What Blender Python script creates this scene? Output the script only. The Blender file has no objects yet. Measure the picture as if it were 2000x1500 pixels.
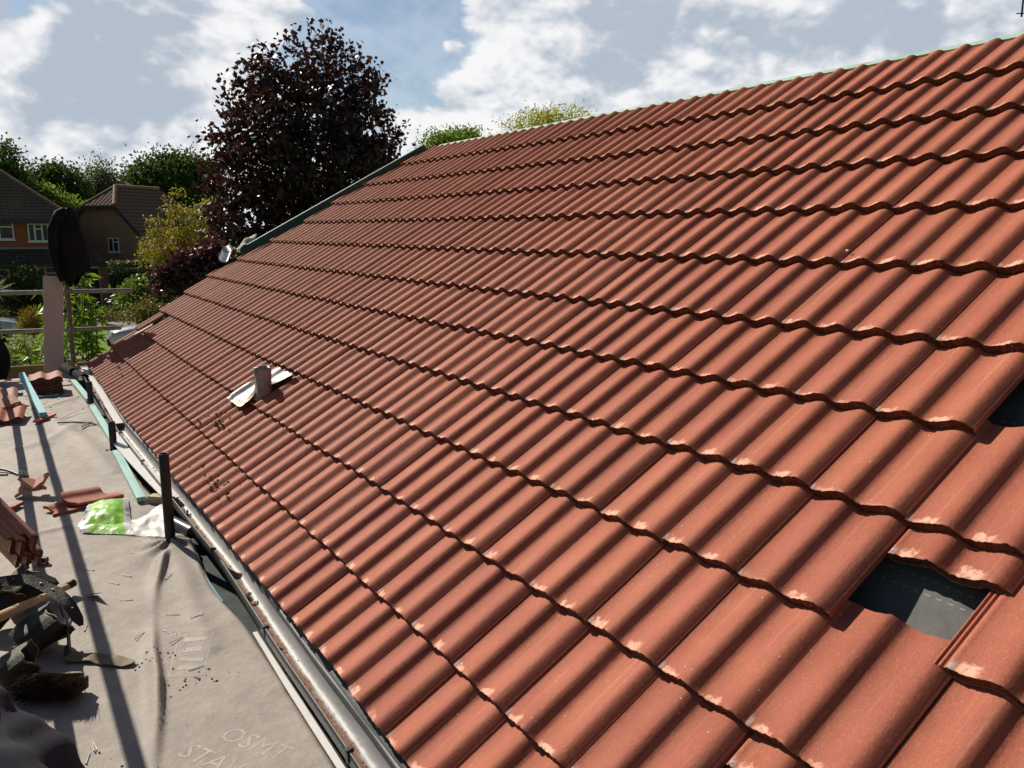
import bpy, bmesh, math, random
import numpy as np
from mathutils import Vector, Matrix
R = math.radians
rng = np.random.default_rng(7); random.seed(7)
SC = bpy.context.scene
COL = SC.collection

# ------------------------------------------------------------------ camera, sky, sun, exposure
CW = np.array([-0.80658, -2.06829, 1.50410])
CA = np.array([0.524137, 0.831859, -0.182461])      # view axis
CU = np.array([0.097267, 0.154373, 0.983213])       # image up
CR = np.array([0.846061, -0.533086, 0.0])           # image right
F = 1606.25
TH = 0.603311                                       # roof pitch
G = 0.342933                                        # tile gauge
GZ = -2.5                                           # garden level (eave is z = 0)
ZD = -0.116                                         # scaffold deck level
cd = bpy.data.cameras.new('camera'); cam = bpy.data.objects.new('camera', cd); COL.objects.link(cam)
cd.sensor_width = 36; cd.lens = 36 * F / 2000; cd.clip_start = 0.05; cd.clip_end = 3000
cam.matrix_world = Matrix(((CR[0], CU[0], -CA[0], CW[0]), (CR[1], CU[1], -CA[1], CW[1]), (CR[2], CU[2], -CA[2], CW[2]), (0, 0, 0, 1)))
SC.camera = cam
SC.render.engine = 'CYCLES'
SC.cycles.max_bounces = 6; SC.cycles.diffuse_bounces = 3; SC.cycles.transparent_max_bounces = 8
SC.view_settings.view_transform = 'Standard'; SC.view_settings.look = 'None'
SC.view_settings.exposure = 0.26; SC.view_settings.gamma = 1.0
SUN = Vector((-0.39, 1.31, 1.0)).normalized()
sl = bpy.data.lights.new('sun', 'SUN'); sl.energy = 5.0; sl.angle = R(0.6); sl.color = (1.0, 0.92, 0.79)
so = bpy.data.objects.new('sun', sl); COL.objects.link(so)
so.rotation_euler = SUN.to_track_quat('Z', 'Y').to_euler()

class NT:
    """small helper that chains shader nodes"""
    def __init__(s, tree): s.t = tree; s.n = tree.nodes; s.l = tree.links
    def node(s, typ, **kw):
        n = s.n.new(typ)
        for k, v in kw.items(): setattr(n, k, v)
        return n
    def put(s, sock, v):
        if isinstance(v, bpy.types.NodeSocket): s.l.new(v, sock)
        elif v is not None:
            if sock.type == 'RGBA' and len(v) == 3: v = (*v, 1)
            sock.default_value = v
    def m(s, op, a, b=None, c=None, clamp=False):
        n = s.node('ShaderNodeMath', operation=op, use_clamp=clamp)
        for i, v in enumerate((a, b, c)):
            if v is not None: s.put(n.inputs[i], v)
        return n.outputs[0]
    def vm(s, op, a, b=None):
        n = s.node('ShaderNodeVectorMath', operation=op); s.put(n.inputs[0], a)
        if b is not None: s.put(n.inputs[1], b)
        return n.outputs['Value'] if op in ('DOT_PRODUCT', 'LENGTH', 'DISTANCE') else n.outputs[0]
    def noise(s, vec, scale, detail=4, rough=0.55, dist=0.0, out='Fac'):
        n = s.node('ShaderNodeTexNoise'); s.put(n.inputs['Vector'], vec)
        n.inputs['Scale'].default_value = scale; n.inputs['Detail'].default_value = detail
        n.inputs['Roughness'].default_value = rough; n.inputs['Distortion'].default_value = dist
        return n.outputs[out]
    def vor(s, vec, scale, feature='F1', rnd=1.0):
        n = s.node('ShaderNodeTexVoronoi', feature=feature); s.put(n.inputs['Vector'], vec)
        n.inputs['Scale'].default_value = scale; n.inputs['Randomness'].default_value = rnd
        return n
    def ss(s, v, a, b):
        n = s.node('ShaderNodeMapRange', interpolation_type='SMOOTHSTEP')
        s.put(n.inputs[0], v); s.put(n.inputs[1], a); s.put(n.inputs[2], b)
        n.inputs[3].default_value = 0; n.inputs[4].default_value = 1
        return n.outputs[0]
    def mix(s, f, a, b, blend='MIX'):
        n = s.node('ShaderNodeMix', data_type='RGBA', blend_type=blend)
        s.put(n.inputs[0], f); s.put(n.inputs[6], a); s.put(n.inputs[7], b)
        return n.outputs[2]
    def sep(s, v):
        n = s.node('ShaderNodeSeparateXYZ'); s.put(n.inputs[0], v); return n.outputs
    def comb(s, x, y, z):
        n = s.node('ShaderNodeCombineXYZ')
        for i, v in enumerate((x, y, z)): s.put(n.inputs[i], v)
        return n.outputs[0]
    def scale(s, v, k):
        n = s.node('ShaderNodeVectorMath', operation='MULTIPLY'); s.put(n.inputs[0], v); n.inputs[1].default_value = k if hasattr(k, '__len__') else (k, k, k)
        return n.outputs[0]
    def bump(s, h, st, d=0.01):
        n = s.node('ShaderNodeBump'); n.inputs['Strength'].default_value = st; n.inputs['Distance'].default_value = d
        s.put(n.inputs['Height'], h); return n.outputs[0]

W = bpy.data.worlds.new('World'); SC.world = W; W.use_nodes = True
def build_world():
    q = NT(W.node_tree); q.n.clear()
    out = q.node('ShaderNodeOutputWorld')
    sky = q.node('ShaderNodeTexSky', sky_type='NISHITA', sun_disc=False)
    sky.sun_elevation = math.asin(SUN.z); sky.sun_rotation = math.atan2(SUN.x, SUN.y)
    sky.air_density = 1.0; sky.dust_density = 0.2; sky.ozone_density = 1.4
    b1 = q.node('ShaderNodeBackground'); q.put(b1.inputs[0], sky.outputs[0]); b1.inputs[1].default_value = 0.068
    d = q.node('ShaderNodeTexCoord').outputs['Generated']
    x, y, z = q.sep(d)
    a0 = math.atan2(CA[0], CA[1])
    az = q.m('SUBTRACT', q.m('ARCTAN2', x, y), a0)              # compass bearing and elevation of the sky direction, in radians
    el = q.m('ARCSINE', z)
    p = q.comb(az, q.m('MULTIPLY', el, 1.5), 0.3)
    big = q.noise(p, 5.5, 8, 0.60, 0.35)
    fine = q.noise(p, 17, 7, 0.64, 0.3)
    def billow(v):                                                   # rounded cauliflower lobes
        t = None
        for sc, w in ((7, .50), (15, .28), (32, .15), (66, .08)):
            k = q.m('MULTIPLY', q.m('ABSOLUTE', q.m('SUBTRACT', q.noise(v, sc, 0, .5, .2), .5)), 2 * w); t = k if t is None else q.m('ADD', t, k)
        return t
    den = billow(p)
    p2 = q.vm('ADD', p, (-0.012, 0.022, 0.0))                    # the same cloud a little nearer the sun
    den2 = billow(p2)
    relief = q.m('SUBTRACT', den, den2)
    def blob(a, e, ra, re, w):
        da = q.m('DIVIDE', q.m('SUBTRACT', az, a), ra); de = q.m('DIVIDE', q.m('SUBTRACT', el, e), re)
        r2 = q.m('ADD', q.m('MULTIPLY', da, da), q.m('MULTIPLY', de, de))
        return q.m('MULTIPLY', q.m('POWER', 2.71828, q.m('MULTIPLY', r2, -1.0)), w)
    def total(lst):
        t = None
        for b in lst:
            v = blob(*b); t = v if t is None else q.m('ADD', t, v)
        return t
    def ae(px, py):
        v = CA + CR * (px - 1000) / F - CU * (py - 750) / F; v = v / np.linalg.norm(v)
        return math.atan2(v[0], v[1]) - a0, math.asin(v[2])
    def B(px, py, rx, ry, w): a, e = ae(px, py); return (a, e, rx / F, ry / F, w)
    cover = q.m('ADD', total([B(150, 120, 330, 190, .42), B(450, 170, 130, 170, .30), B(500, 30, 120, 50, .25), B(300, 270, 300, 60, .32), B(760, 110, 150, 95, -.55),
                              B(820, 20, 80, 80, -.35), B(620, 90, 120, 60, -.30), B(880, 86, 22, 11, .42), B(1060, 170, 170, 80, .50), B(950, 250, 240, 40, .35), B(1450, 90, 480, 150, .50),
                              B(1900, 120, 300, 200, .35), B(980, 30, 90, 60, .12), B(500, 420, 2500, 110, .8)]),
                q.m('MULTIPLY', q.m('SUBTRACT', big, 0.5), 1.5))
    cover = q.m('ADD', cover, q.m('ADD', q.m('MULTIPLY', q.m('SUBTRACT', fine, 0.5), 0.45), q.m('MULTIPLY', q.m('SUBTRACT', den, 0.24), 0.9)))
    cm = q.m('MULTIPLY', q.m('ADD', 0.24, q.m('MULTIPLY', q.ss(cover, -0.03, 0.18), 0.76)), 1.0)
    thick = q.m('ADD', total([B(170, 110, 210, 130, .75), B(330, 60, 90, 80, .25), B(250, 190, 160, 40, .4), B(20, 90, 50, 140, -.5), B(1500, 60, 300, 70, .40), B(1850, 60, 250, 140, .25), B(1230, 40, 120, 60, .45), B(1250, 150, 120, 40, .35),
                               B(980, 130, 90, 50, -.4), B(430, 200, 60, 130, -.4), B(510, 50, 90, 60, -.4), B(270, 283, 300, 26, -.35)]),
                q.m('MULTIPLY', q.m('SUBTRACT', q.noise(p, 8, 7, 0.62, 0.4), 0.5), 2.3))
    thick = q.m('ADD', thick, q.m('MULTIPLY', q.m('SUBTRACT', q.noise(q.vm('ADD', p, (0.0, 0.02, 3.0)), 22, 6, 0.65), 0.5), 0.9))
    thick = q.m('SUBTRACT', thick, q.m('MULTIPLY', relief, 3.0))
    tf = q.ss(thick, -0.50, 0.72)
    cc = q.mix(tf, (0.78, 0.78, 0.79), (0.38, 0.435, 0.51))
    dim = q.ss(q.m('ABSOLUTE', az), 0.75, 1.5)                     # sky outside the view darkened to hold down the fill light
    cc = q.mix(q.m('MAXIMUM', dim, q.ss(el, 0.5, 0.85)), cc, (0.065, 0.066, 0.07))
    b2 = q.node('ShaderNodeBackground'); q.put(b2.inputs[0], cc); b2.inputs[1].default_value = 1.0
    ms = q.node('ShaderNodeMixShader'); q.put(ms.inputs[0], cm); q.l.new(b1.outputs[0], ms.inputs[1]); q.l.new(b2.outputs[0], ms.inputs[2])
    q.l.new(ms.outputs[0], out.inputs[0])
build_world()

# ------------------------------------------------------------------ helpers
def ray(px, py):
    d = CA + CR * (px - 1000) / F - CU * (py - 750) / F
    return d / np.linalg.norm(d)
def atY(px, py, Y): d = ray(px, py); return CW + d * (Y - CW[1]) / d[1]
def atZ(px, py, Z=ZD): d = ray(px, py); return CW + d * (Z - CW[2]) / d[2]
NR = np.array([-math.sin(TH), 0, math.cos(TH)]); VR = np.array([math.cos(TH), 0, math.sin(TH)])
def roofp(u, v, n=0.0):
    """tile column u, course v, height n (m) over the tile plane"""
    return np.array([0, -0.3 * u, 0]) + VR * (v * G) + NR * n
RM = np.array([[0, -1, 0], VR, NR]).T      # columns: +u, +v, normal

def tag(o, label=None, cat=None, group=None, kind=None):
    if label: o['label'] = label
    if cat: o['category'] = cat
    if group: o['group'] = group
    if kind: o['kind'] = kind
    return o
def empty(name, loc, label, cat, group=None):
    o = bpy.data.objects.new(name, None); COL.objects.link(o); o.location = loc; o.empty_display_size = 0.1
    return tag(o, label, cat, group)

class MB:
    """collects vertices and faces, builds ONE mesh object"""
    def __init__(s): s.v = []; s.f = []; s.mi = []; s.k = 0; s.sm = []
    def add(s, verts, faces, mi=0, smooth=False):
        s.v.extend([tuple(map(float, p)) for p in verts])
        for f in faces: s.f.append(tuple(i + s.k for i in f)); s.mi.append(mi); s.sm.append(smooth)
        s.k += len(verts); return s
    def box(s, c, size, rot=None, mi=0, taper=None):
        h = np.array(size) / 2; vs = []
        for dz in (-1, 1):
            for dx, dy in ((-1, -1), (1, -1), (1, 1), (-1, 1)): vs.append(np.array([dx, dy, dz]) * h)
        vs = np.array(vs)
        if taper: vs[4:, :2] *= taper
        if rot is not None: vs = vs @ np.array(rot).T
        return s.add(vs + np.array(c), [(3, 2, 1, 0), (4, 5, 6, 7), (0, 1, 5, 4), (1, 2, 6, 5), (2, 3, 7, 6), (3, 0, 4, 7)], mi)
    def tube(s, pts, rad, n=12, cap=True, mi=0, inner=None):
        pts = np.array(pts, float); m = len(pts); rad = np.ones(m) * rad if np.isscalar(rad) else np.array(rad)
        vs = []; ref = None
        for i in range(m):
            t = pts[min(i + 1, m - 1)] - pts[max(i - 1, 0)]; t = t / (np.linalg.norm(t) + 1e-12)
            if ref is None: ref = np.array([0, 0, 1.]) if abs(t[2]) < .9 else np.array([1., 0, 0])
            a = np.cross(t, ref); a /= np.linalg.norm(a) + 1e-12; b = np.cross(a, t); ref = b
            for k in range(n):
                w = 2 * math.pi * k / n; vs.append(pts[i] + rad[i] * (math.cos(w) * a + math.sin(w) * b))
        fs = [(i * n + k, i * n + (k + 1) % n, (i + 1) * n + (k + 1) % n, (i + 1) * n + k) for i in range(m - 1) for k in range(n)]
        s.add(vs, fs, mi, True)
        if cap: s.add(vs[:n], [tuple(range(n))[::-1]], mi); s.add(vs[-n:], [tuple(range(n))], mi)
        return s
    def grid(s, P, mi=0, smooth=True, closed_u=False):
        """P: (rows, cols, 3)"""
        P = np.asarray(P, float); r, c = P.shape[:2]
        fs = []
        for i in range(r - 1):
            for j in range(c if closed_u else c - 1):
                j2 = (j + 1) % c; fs.append((i * c + j, i * c + j2, (i + 1) * c + j2, (i + 1) * c + j))
        return s.add(P.reshape(-1, 3), fs, mi, smooth)
    def sheet(s, P, th, mi=0):
        """grid with thickness th straight down its mean normal"""
        P = np.asarray(P, float); r, c = P.shape[:2]
        n = np.cross(P[-1, 0] - P[0, 0], P[0, -1] - P[0, 0]); n /= np.linalg.norm(n) + 1e-12
        Q = P + n * th
        s.grid(P, mi); s.grid(Q[::-1], mi)
        for A, B_ in ((P[0], Q[0]), (Q[-1], P[-1]), (Q[:, 0], P[:, 0]), (P[:, -1], Q[:, -1])):
            s.grid(np.stack([B_, A]), mi, False)
        return s
    def prism(s, poly, a, b, mi=0):
        """poly (n,3) swept from offset a to offset b (vectors)"""
        poly = np.array(poly, float); n = len(poly)
        vs = np.concatenate([poly + np.array(a), poly + np.array(b)])
        fs = [tuple(range(n))[::-1], tuple(range(n, 2 * n))] + [(i, (i + 1) % n, n + (i + 1) % n, n + i) for i in range(n)]
        return s.add(vs, fs, mi)
    def build(s, name, mat, parent=None, loc=None, bevel=0, subsurf=0, recalc=False):
        me = bpy.data.meshes.new(name)
        v = np.array(s.v, float)
        if loc is not None: v = v - np.array(loc)
        elif parent is not None: v = v - np.array(world_loc(parent))
        me.from_pydata(v.tolist(), [], s.f)
        for m in (mat if isinstance(mat, (list, tuple)) else [mat]): me.materials.append(m)
        me.polygons.foreach_set('material_index', s.mi); me.polygons.foreach_set('use_smooth', s.sm)
        if recalc:
            bm = bmesh.new(); bm.from_mesh(me); bmesh.ops.remove_doubles(bm, verts=bm.verts, dist=1e-5); bmesh.ops.recalc_face_normals(bm, faces=bm.faces); bm.to_mesh(me); bm.free()
        me.update()
        o = bpy.data.objects.new(name, me); COL.objects.link(o)
        if loc is not None: o.location = loc
        if parent is not None: o.parent = parent
        if bevel:
            b = o.modifiers.new('bevel', 'BEVEL'); b.width = bevel; b.segments = 2; b.limit_method = 'ANGLE'
        if subsurf:
            b = o.modifiers.new('sub', 'SUBSURF'); b.levels = b.render_levels = subsurf
        return o
WL = {}
def world_loc(o):
    p = np.array(o.location)
    while o.parent is not None: o = o.parent; p = p + np.array(o.location)
    return p
def rz(a): c, s_ = math.cos(a), math.sin(a); return np.array([[c, -s_, 0], [s_, c, 0], [0, 0, 1]])
def rx(a): c, s_ = math.cos(a), math.sin(a); return np.array([[1, 0, 0], [0, c, -s_], [0, s_, c]])
def ry(a): c, s_ = math.cos(a), math.sin(a); return np.array([[c, 0, s_], [0, 1, 0], [-s_, 0, c]])
def align(d, up=(0, 0, 1)):
    """columns: x along d, z near up"""
    x = np.array(d, float); x /= np.linalg.norm(x); y = np.cross(up, x); y /= np.linalg.norm(y); z = np.cross(x, y)
    return np.array([x, y, z]).T
def hsh(*a): return (math.sin(sum(v * k for v, k in zip(a, (127.1, 311.7, 74.7)))) * 43758.5453) % 1.0
def sm01(x, a, b): t = np.clip((x - a) / (b - a), 0, 1); return t * t * (3 - 2 * t)
def vnoise(x, y, seed=0):
    x = np.asarray(x, float); y = np.asarray(y, float)
    xi, yi = np.floor(x), np.floor(y); fx, fy = x - xi, y - yi; fx = fx * fx * (3 - 2 * fx); fy = fy * fy * (3 - 2 * fy)
    h = lambda a, b: np.mod(np.sin(a * 127.1 + b * 311.7 + seed * 74.7) * 43758.5453, 1.0)
    return (h(xi, yi) * (1 - fx) + h(xi + 1, yi) * fx) * (1 - fy) + (h(xi, yi + 1) * (1 - fx) + h(xi + 1, yi + 1) * fx) * fy - 0.5

MATS = {}
def mk(name):
    m = bpy.data.materials.new(name); m.use_nodes = True; q = NT(m.node_tree)
    MATS[name] = m
    return m, q, q.n['Principled BSDF'], q.node('ShaderNodeTexCoord').outputs['Object']
def pm(name, c1, c2=None, scale=8, rough=0.7, bump=0.15, bscale=None, metal=0, spec=0.4, bd=0.01, stretch=None, fine=True, c3=None, t3=0.62, s3=3.0, coat=0):
    """general weathered surface: two tones by noise, an optional third as blotches, fine grain and relief"""
    if name in MATS: return MATS[name]
    m, q, bs, co = mk(name)
    v = q.scale(co, stretch) if stretch else co
    c2 = c2 or tuple(x * 0.72 for x in c1)
    n = q.noise(v, scale, 6, 0.6)
    col = q.mix(q.ss(n, 0.32, 0.68), c1, c2)
    if fine: col = q.mix(q.m('MULTIPLY', q.noise(v, scale * 9, 3), 0.35), col, tuple(x * 0.55 for x in c1))
    if c3: col = q.mix(q.ss(q.noise(v, s3, 5, 0.65), t3, t3 + 0.1), col, c3)
    q.put(bs.inputs['Base Color'], col); bs.inputs['Metallic'].default_value = metal; bs.inputs['Specular IOR Level'].default_value = spec
    q.put(bs.inputs['Roughness'], q.m('ADD', q.m('MULTIPLY', q.m('SUBTRACT', n, 0.5), 0.25), rough))
    if coat: bs.inputs['Coat Weight'].default_value = coat; bs.inputs['Coat Roughness'].default_value = 0.05
    if bump: q.put(bs.inputs['Normal'], q.bump(q.noise(v, bscale or scale * 6, 5, 0.6), bump, bd))
    return m

# ------------------------------------------------------------------ roof tiles
def tile_material(name, base, dark, under=False):
    m, q, bs, co = mk(name)
    at = q.node('ShaderNodeAttribute', attribute_name='tl').outputs['Vector']
    t, dv, rn = q.sep(at)
    fr = q.m('FRACT', t)
    wob = q.noise(co, 28, 4, 0.6)
    grain = q.noise(co, 420, 3, 0.7); grain2 = q.noise(co, 150, 3, 0.7)
    col = q.mix(q.ss(q.noise(co, 5, 5, 0.6), 0.35, 0.7), base, dark)
    col = q.mix(q.m('MULTIPLY', q.ss(rn, 0.0, 1.0), 0.22), col, (0.50, 0.165, 0.075))
    hue = q.m('FRACT', q.m('MULTIPLY', rn, 7.31))
    col = q.mix(q.m('MULTIPLY', hue, 0.42), col, (0.27, 0.075, 0.046))
    col = q.mix(q.m('MULTIPLY', q.ss(grain, 0.48, 0.68), 0.72), col, (0.185, 0.055, 0.036))
    col = q.mix(q.m('MULTIPLY', q.ss(grain2, 0.56, 0.70), 0.45), col, (0.58, 0.25, 0.165))
    # long faint dusty streaks down the slope
    st = q.noise(q.comb(q.m('MULTIPLY', t, 9), q.m('MULTIPLY', dv, 1.3), q.m('MULTIPLY', rn, 40)), 1.0, 4, 0.6)
    col = q.mix(q.m('MULTIPLY', q.ss(st, 0.55, 0.75), 0.45), col, (0.50, 0.24, 0.16))
    # rubbed pale marks near the tail, two to a tile
    wide = q.noise(co, 3.3, 1, .5)
    lim = q.m('ADD', q.m('MULTIPLY', q.m('SUBTRACT', wide, 0.42), 0.06), q.m('MULTIPLY', q.m('SUBTRACT', wob, 0.5), 0.07))
    fw = q.m('ADD', fr, q.m('MULTIPLY', q.m('SUBTRACT', wob, 0.5), 0.22))
    wend = q.m('ADD', 0.22, q.m('MULTIPLY', q.noise(q.vm('ADD', co, (9.1, 4.2, 1.3)), 4.1, 1, .5), 0.62))
    win = q.m('MULTIPLY', q.ss(fw, 0.10, 0.16), q.m('SUBTRACT', 1.0, q.ss(fw, q.m('SUBTRACT', wend, 0.06), q.m('ADD', wend, 0.05))))
    ln = q.m('SUBTRACT', 1.0, q.ss(q.m('SUBTRACT', dv, lim), 0.010, 0.022))
    rub = q.m('MULTIPLY', q.m('MULTIPLY', q.m('MULTIPLY', win, ln), q.ss(q.noise(co, 5.5, 2, .5), .30, .46)), q.ss(q.noise(q.vm('ADD', co, (3.1, 0.7, 0.2)), 60, 4, 0.7), 0.28, 0.52))
    col = q.mix(q.m('MULTIPLY', q.m('MULTIPLY', rub, q.m('GREATER_THAN', dv, -0.5)), 0.82), col, (0.76, 0.44, 0.32))
    thin = q.m('MULTIPLY', q.m('SUBTRACT', 1.0, q.ss(dv, 0.004, 0.012)), q.ss(q.noise(co, 45, 3), 0.45, 0.6))
    col = q.mix(q.m('MULTIPLY', q.m('MULTIPLY', thin, q.m('GREATER_THAN', dv, -0.5)), 0.35), col, (0.62, 0.34, 0.25))
    # lime by the side joint
    lime = q.m('MULTIPLY', q.m('SUBTRACT', 1.0, q.ss(t, 0.04, 0.10)), q.m('SUBTRACT', 1.0, q.ss(dv, 0.012, 0.032)))
    lime = q.m('MULTIPLY', lime, q.m('MULTIPLY', q.m('GREATER_THAN', t, -0.02), q.m('GREATER_THAN', dv, -0.5)))
    col = q.mix(q.m('MULTIPLY', lime, q.ss(q.noise(co, 90, 3), 0.3, 0.5)), col, (0.42, 0.35, 0.31))
    # the tail face, its shade painted in as dark maroon
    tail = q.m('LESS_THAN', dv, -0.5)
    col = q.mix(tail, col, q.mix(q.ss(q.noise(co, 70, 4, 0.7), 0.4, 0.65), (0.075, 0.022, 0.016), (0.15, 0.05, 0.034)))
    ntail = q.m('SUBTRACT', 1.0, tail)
    # scratches and chips
    sc = q.noise(q.comb(q.m('MULTIPLY', t, 14), q.m('MULTIPLY', dv, 30), q.m('MULTIPLY', rn, 91)), 1.0, 2, 0.5, 1.5)
    scm = q.m('MULTIPLY', q.ss(q.m('ABSOLUTE', q.m('SUBTRACT', sc, 0.5)), 0.006, 0.0), q.ss(q.noise(co, 9, 2), 0.60, 0.66))
    col = q.mix(q.m('MULTIPLY', q.m('MULTIPLY', scm, ntail), 0.6), col, (0.74, 0.44, 0.33))
    vn = q.vor(co, 46)
    sp = q.m('MULTIPLY', q.ss(vn.outputs['Distance'], 0.10, 0.06), q.ss(q.noise(co, 4, 2), 0.5, 0.58))
    col = q.mix(q.m('MULTIPLY', sp, q.ss(q.sep(vn.outputs['Color'])[0], 0.72, 0.75)), col, (0.80, 0.62, 0.52))
    q.put(bs.inputs['Base Color'], col)
    bs.inputs['Specular IOR Level'].default_value = 0.14
    q.put(bs.inputs['Roughness'], q.m('ADD', 0.52, q.m('MULTIPLY', grain2, 0.30)))
    h = q.m('ADD', q.m('MULTIPLY', grain, 0.6), q.m('MULTIPLY', q.noise(co, 60, 4), 1.0))
    q.put(bs.inputs['Normal'], q.bump(h, 0.45, 0.004))
    return m
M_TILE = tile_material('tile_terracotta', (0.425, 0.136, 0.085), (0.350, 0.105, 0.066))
M_TILEU = pm('tile_underside', (0.48, 0.24, 0.17), (0.36, 0.17, 0.12), 14, 0.85, 0.3, 90, c3=(0.6, 0.42, 0.34), t3=0.6, s3=9)

AMP = 0.0260
def prof(t):
    s = np.mod(np.asarray(t, float) - 0.06, 1.0)
    up = 0.5 - 0.5 * np.cos(np.pi * np.clip(s / 0.69, 0, 1) ** 1.15)
    dn = 0.5 + 0.5 * np.cos(np.pi * np.clip((s - 0.69) / 0.31, 0, 1))
    return AMP * np.where(s < 0.69, up, dn)
class TileMesh(MB):
    def __init__(s): super().__init__(); s.tl = []
    def tile(s, xf, length, lo=0, drop=0.034, vis=None, cols=30, solid=False, lock=False, seed=0.0, clip=None, thick=0.029):
        """xf maps (u metres, v metres, n) arrays to world"""
        ts = np.linspace(0.0, 1.985, cols)
        if lock: ts = np.concatenate([[-0.24, -0.225, -0.20, -0.19, -0.165, -0.155, -0.115, -0.105, -0.08, -0.07, -0.045, -0.03], ts])
        z = prof(ts)
        z = np.where(ts < 0, -0.012, z)
        if lock:
            rib = [0, .006, .006, 0, 0, .006, .006, 0, 0, .0075, .0075, .012]
            z[:12] = -0.013 + np.array(rib)
        z = z + 0.0015 * sm01(ts, 1.80, 1.90)
        vs = np.array([0.0, 0.0016, 0.014, 0.05, 0.12, 0.24, length])
        slope = drop / (vis or G)
        T, V = np.meshgrid(ts, vs); Z = np.tile(z, (len(vs), 1))
        N = Z - slope * V
        N[0] -= 0.0016
        rough = vnoise(ts * 55 + seed * 91, ts * 0 + seed * 17) * 0.004 + vnoise(ts * 16 + seed * 31, ts * 0) * 0.003
        Vr = V.copy(); Vr[0] += rough; Vr[1] += rough * 0.8; N[0] += vnoise(ts * 70 + seed * 13, ts * 0 + 3) * 0.0022
        Vr[-1] += 0.012 * np.sin(ts * math.pi) ** 2 * -0.6 + vnoise(ts * 12 + seed * 7, ts * 0) * 0.006
        U = T * 0.15
        if clip is not None: U = np.maximum(U, clip(Vr))
        tl = np.stack([T, V + 0 * T, np.full_like(T, seed)], -1)
        def put(Us, Vs_, Ns, tls, smooth=True):
            P = xf(Us, Vs_, Ns); k = s.k
            s.grid(P, 0, smooth); s.tl.extend(tls.reshape(-1, 3).tolist())
        put(U, Vr, N, tl)
        lowt = np.where(ts < 0, 0.010, thick)
        # tail face, rough bottom edge with the little nibs of the underside
        bot = N[0] - lowt + vnoise(ts * 40 + seed * 5, ts * 0 + 9) * 0.003
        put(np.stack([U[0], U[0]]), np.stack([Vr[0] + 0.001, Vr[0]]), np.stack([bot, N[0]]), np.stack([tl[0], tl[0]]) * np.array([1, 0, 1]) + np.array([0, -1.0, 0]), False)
        j = -1
        put(np.stack([U[:, j], U[:, j]]), np.stack([Vr[:, j], Vr[:, j]]), np.stack([N[:, j], N[:, j] - 0.017]), np.stack([tl[:, j], tl[:, j]]), False)
        put(np.stack([U[-1], U[-1]]), np.stack([Vr[-1], Vr[-1]]), np.stack([N[-1], N[-1] - thick * 0.8]), np.stack([tl[-1], tl[-1]]), False)
        if solid or lock:
            put(np.stack([U[:, 0], U[:, 0]]), np.stack([Vr[:, 0], Vr[:, 0]]), np.stack([N[:, 0] - 0.010, N[:, 0]]), np.stack([tl[:, 0], tl[:, 0]]), False)
        if solid:
            nb = N - lowt; nb[0] = bot; k0 = len(s.mi)
            put(U[:, ::-1], Vr[:, ::-1], nb[:, ::-1], tl[:, ::-1])
            for i in range(k0, len(s.mi)): s.mi[i] = 1
        return s
    def build(s, *a, **k):
        o = super().build(*a, **k)
        at = o.data.attributes.new('tl', 'FLOAT_VECTOR', 'POINT'); at.data.foreach_set('vector', np.array(s.tl, 'f').ravel())
        return o
VP = [0.10, 1.0, 2.0, 3.0, 4.0, 5.0, 6.0, 7.12, 8.24, 9.32, 10.41, 11.53, 12.66]
UVV = [(-1, -27.9), (0, -28.0), (1, -27.75), (5.1, -27.9), (6, -26.8), (7.1, -25.75), (8.2, -24.85), (9.3, -24.45), (10.4, -23.6), (11.5, -22.5), (12.7, -21.8), (14, -21.0)]
def uverge(v): return np.interp(v, [a for a, b in UVV], [b for a, b in UVV])
def roof_xf(u0, v0, ju=0, jv=0, jr=0, jn=0, dn=0.0):
    def f(Us, Vs, Ns):
        Us = np.asarray(Us); c, s_ = math.cos(jr), math.sin(jr)
        a = Us * c - Vs * s_ + ju; b = Us * s_ + Vs * c + jv
        return (np.array([0, -0.3 * u0, 0]) + VR * (v0 * G) + NR * (jn + dn)) + a[..., None] * np.array([0, -1, 0]) + b[..., None] * VR + np.asarray(Ns)[..., None] * NR
    return f
EAVE = lambda u: float(np.interp(u, [-27, -18.5, -9.3, -4, -2, 1, 3], [.09, .025, .125, .165, .19, .19, .18]))
GXC = lambda y: float(np.interp(y, [-2, .7, 1.8, 3, 4.2, 5.3, 6.3, 8.7], [0.0, .016, .036, .012, -.015, -.036, -.018, -.01]))
MISSING = {(3, 1), (3, 3), (3, 5), (4, 3), (-27, 2)}
HOUSE = empty('bungalow', (3.0, 0, GZ), 'bungalow whose large roof is newly laid with wavy terracotta concrete tiles', 'house')
M_UNDER = None
def underlay_mat():
    m, q, bs, co = mk('underlay')
    x, y, z = q.sep(co)
    n = q.noise(co, 6, 5)
    v = q.m('DIVIDE', q.m('ADD', x, 3.0), math.cos(TH))               # metres up the slope
    dash = None
    for v0 in (3.80 * G, 3.92 * G, 5.6 * G):
        l = q.m('LESS_THAN', q.m('ABSOLUTE', q.m('SUBTRACT', v, v0)), 0.0022)
        dash = l if dash is None else q.m('MAXIMUM', dash, l)
    dash = q.m('MULTIPLY', dash, q.m('GREATER_THAN', q.m('FRACT', q.m('MULTIPLY', y, 34.0)), 0.55))
    col = q.mix(q.ss(n, 0.3, 0.7), (0.070, 0.070, 0.068), (0.13, 0.13, 0.124))
    col = q.mix(q.m('MULTIPLY', dash, 0.6), col, (0.30, 0.31, 0.31))
    q.put(bs.inputs['Base Color'], col); bs.inputs['Roughness'].default_value = 0.75
    q.put(bs.inputs['Normal'], q.bump(q.noise(co, 22, 4), 0.3, 0.01))
    return m
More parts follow.
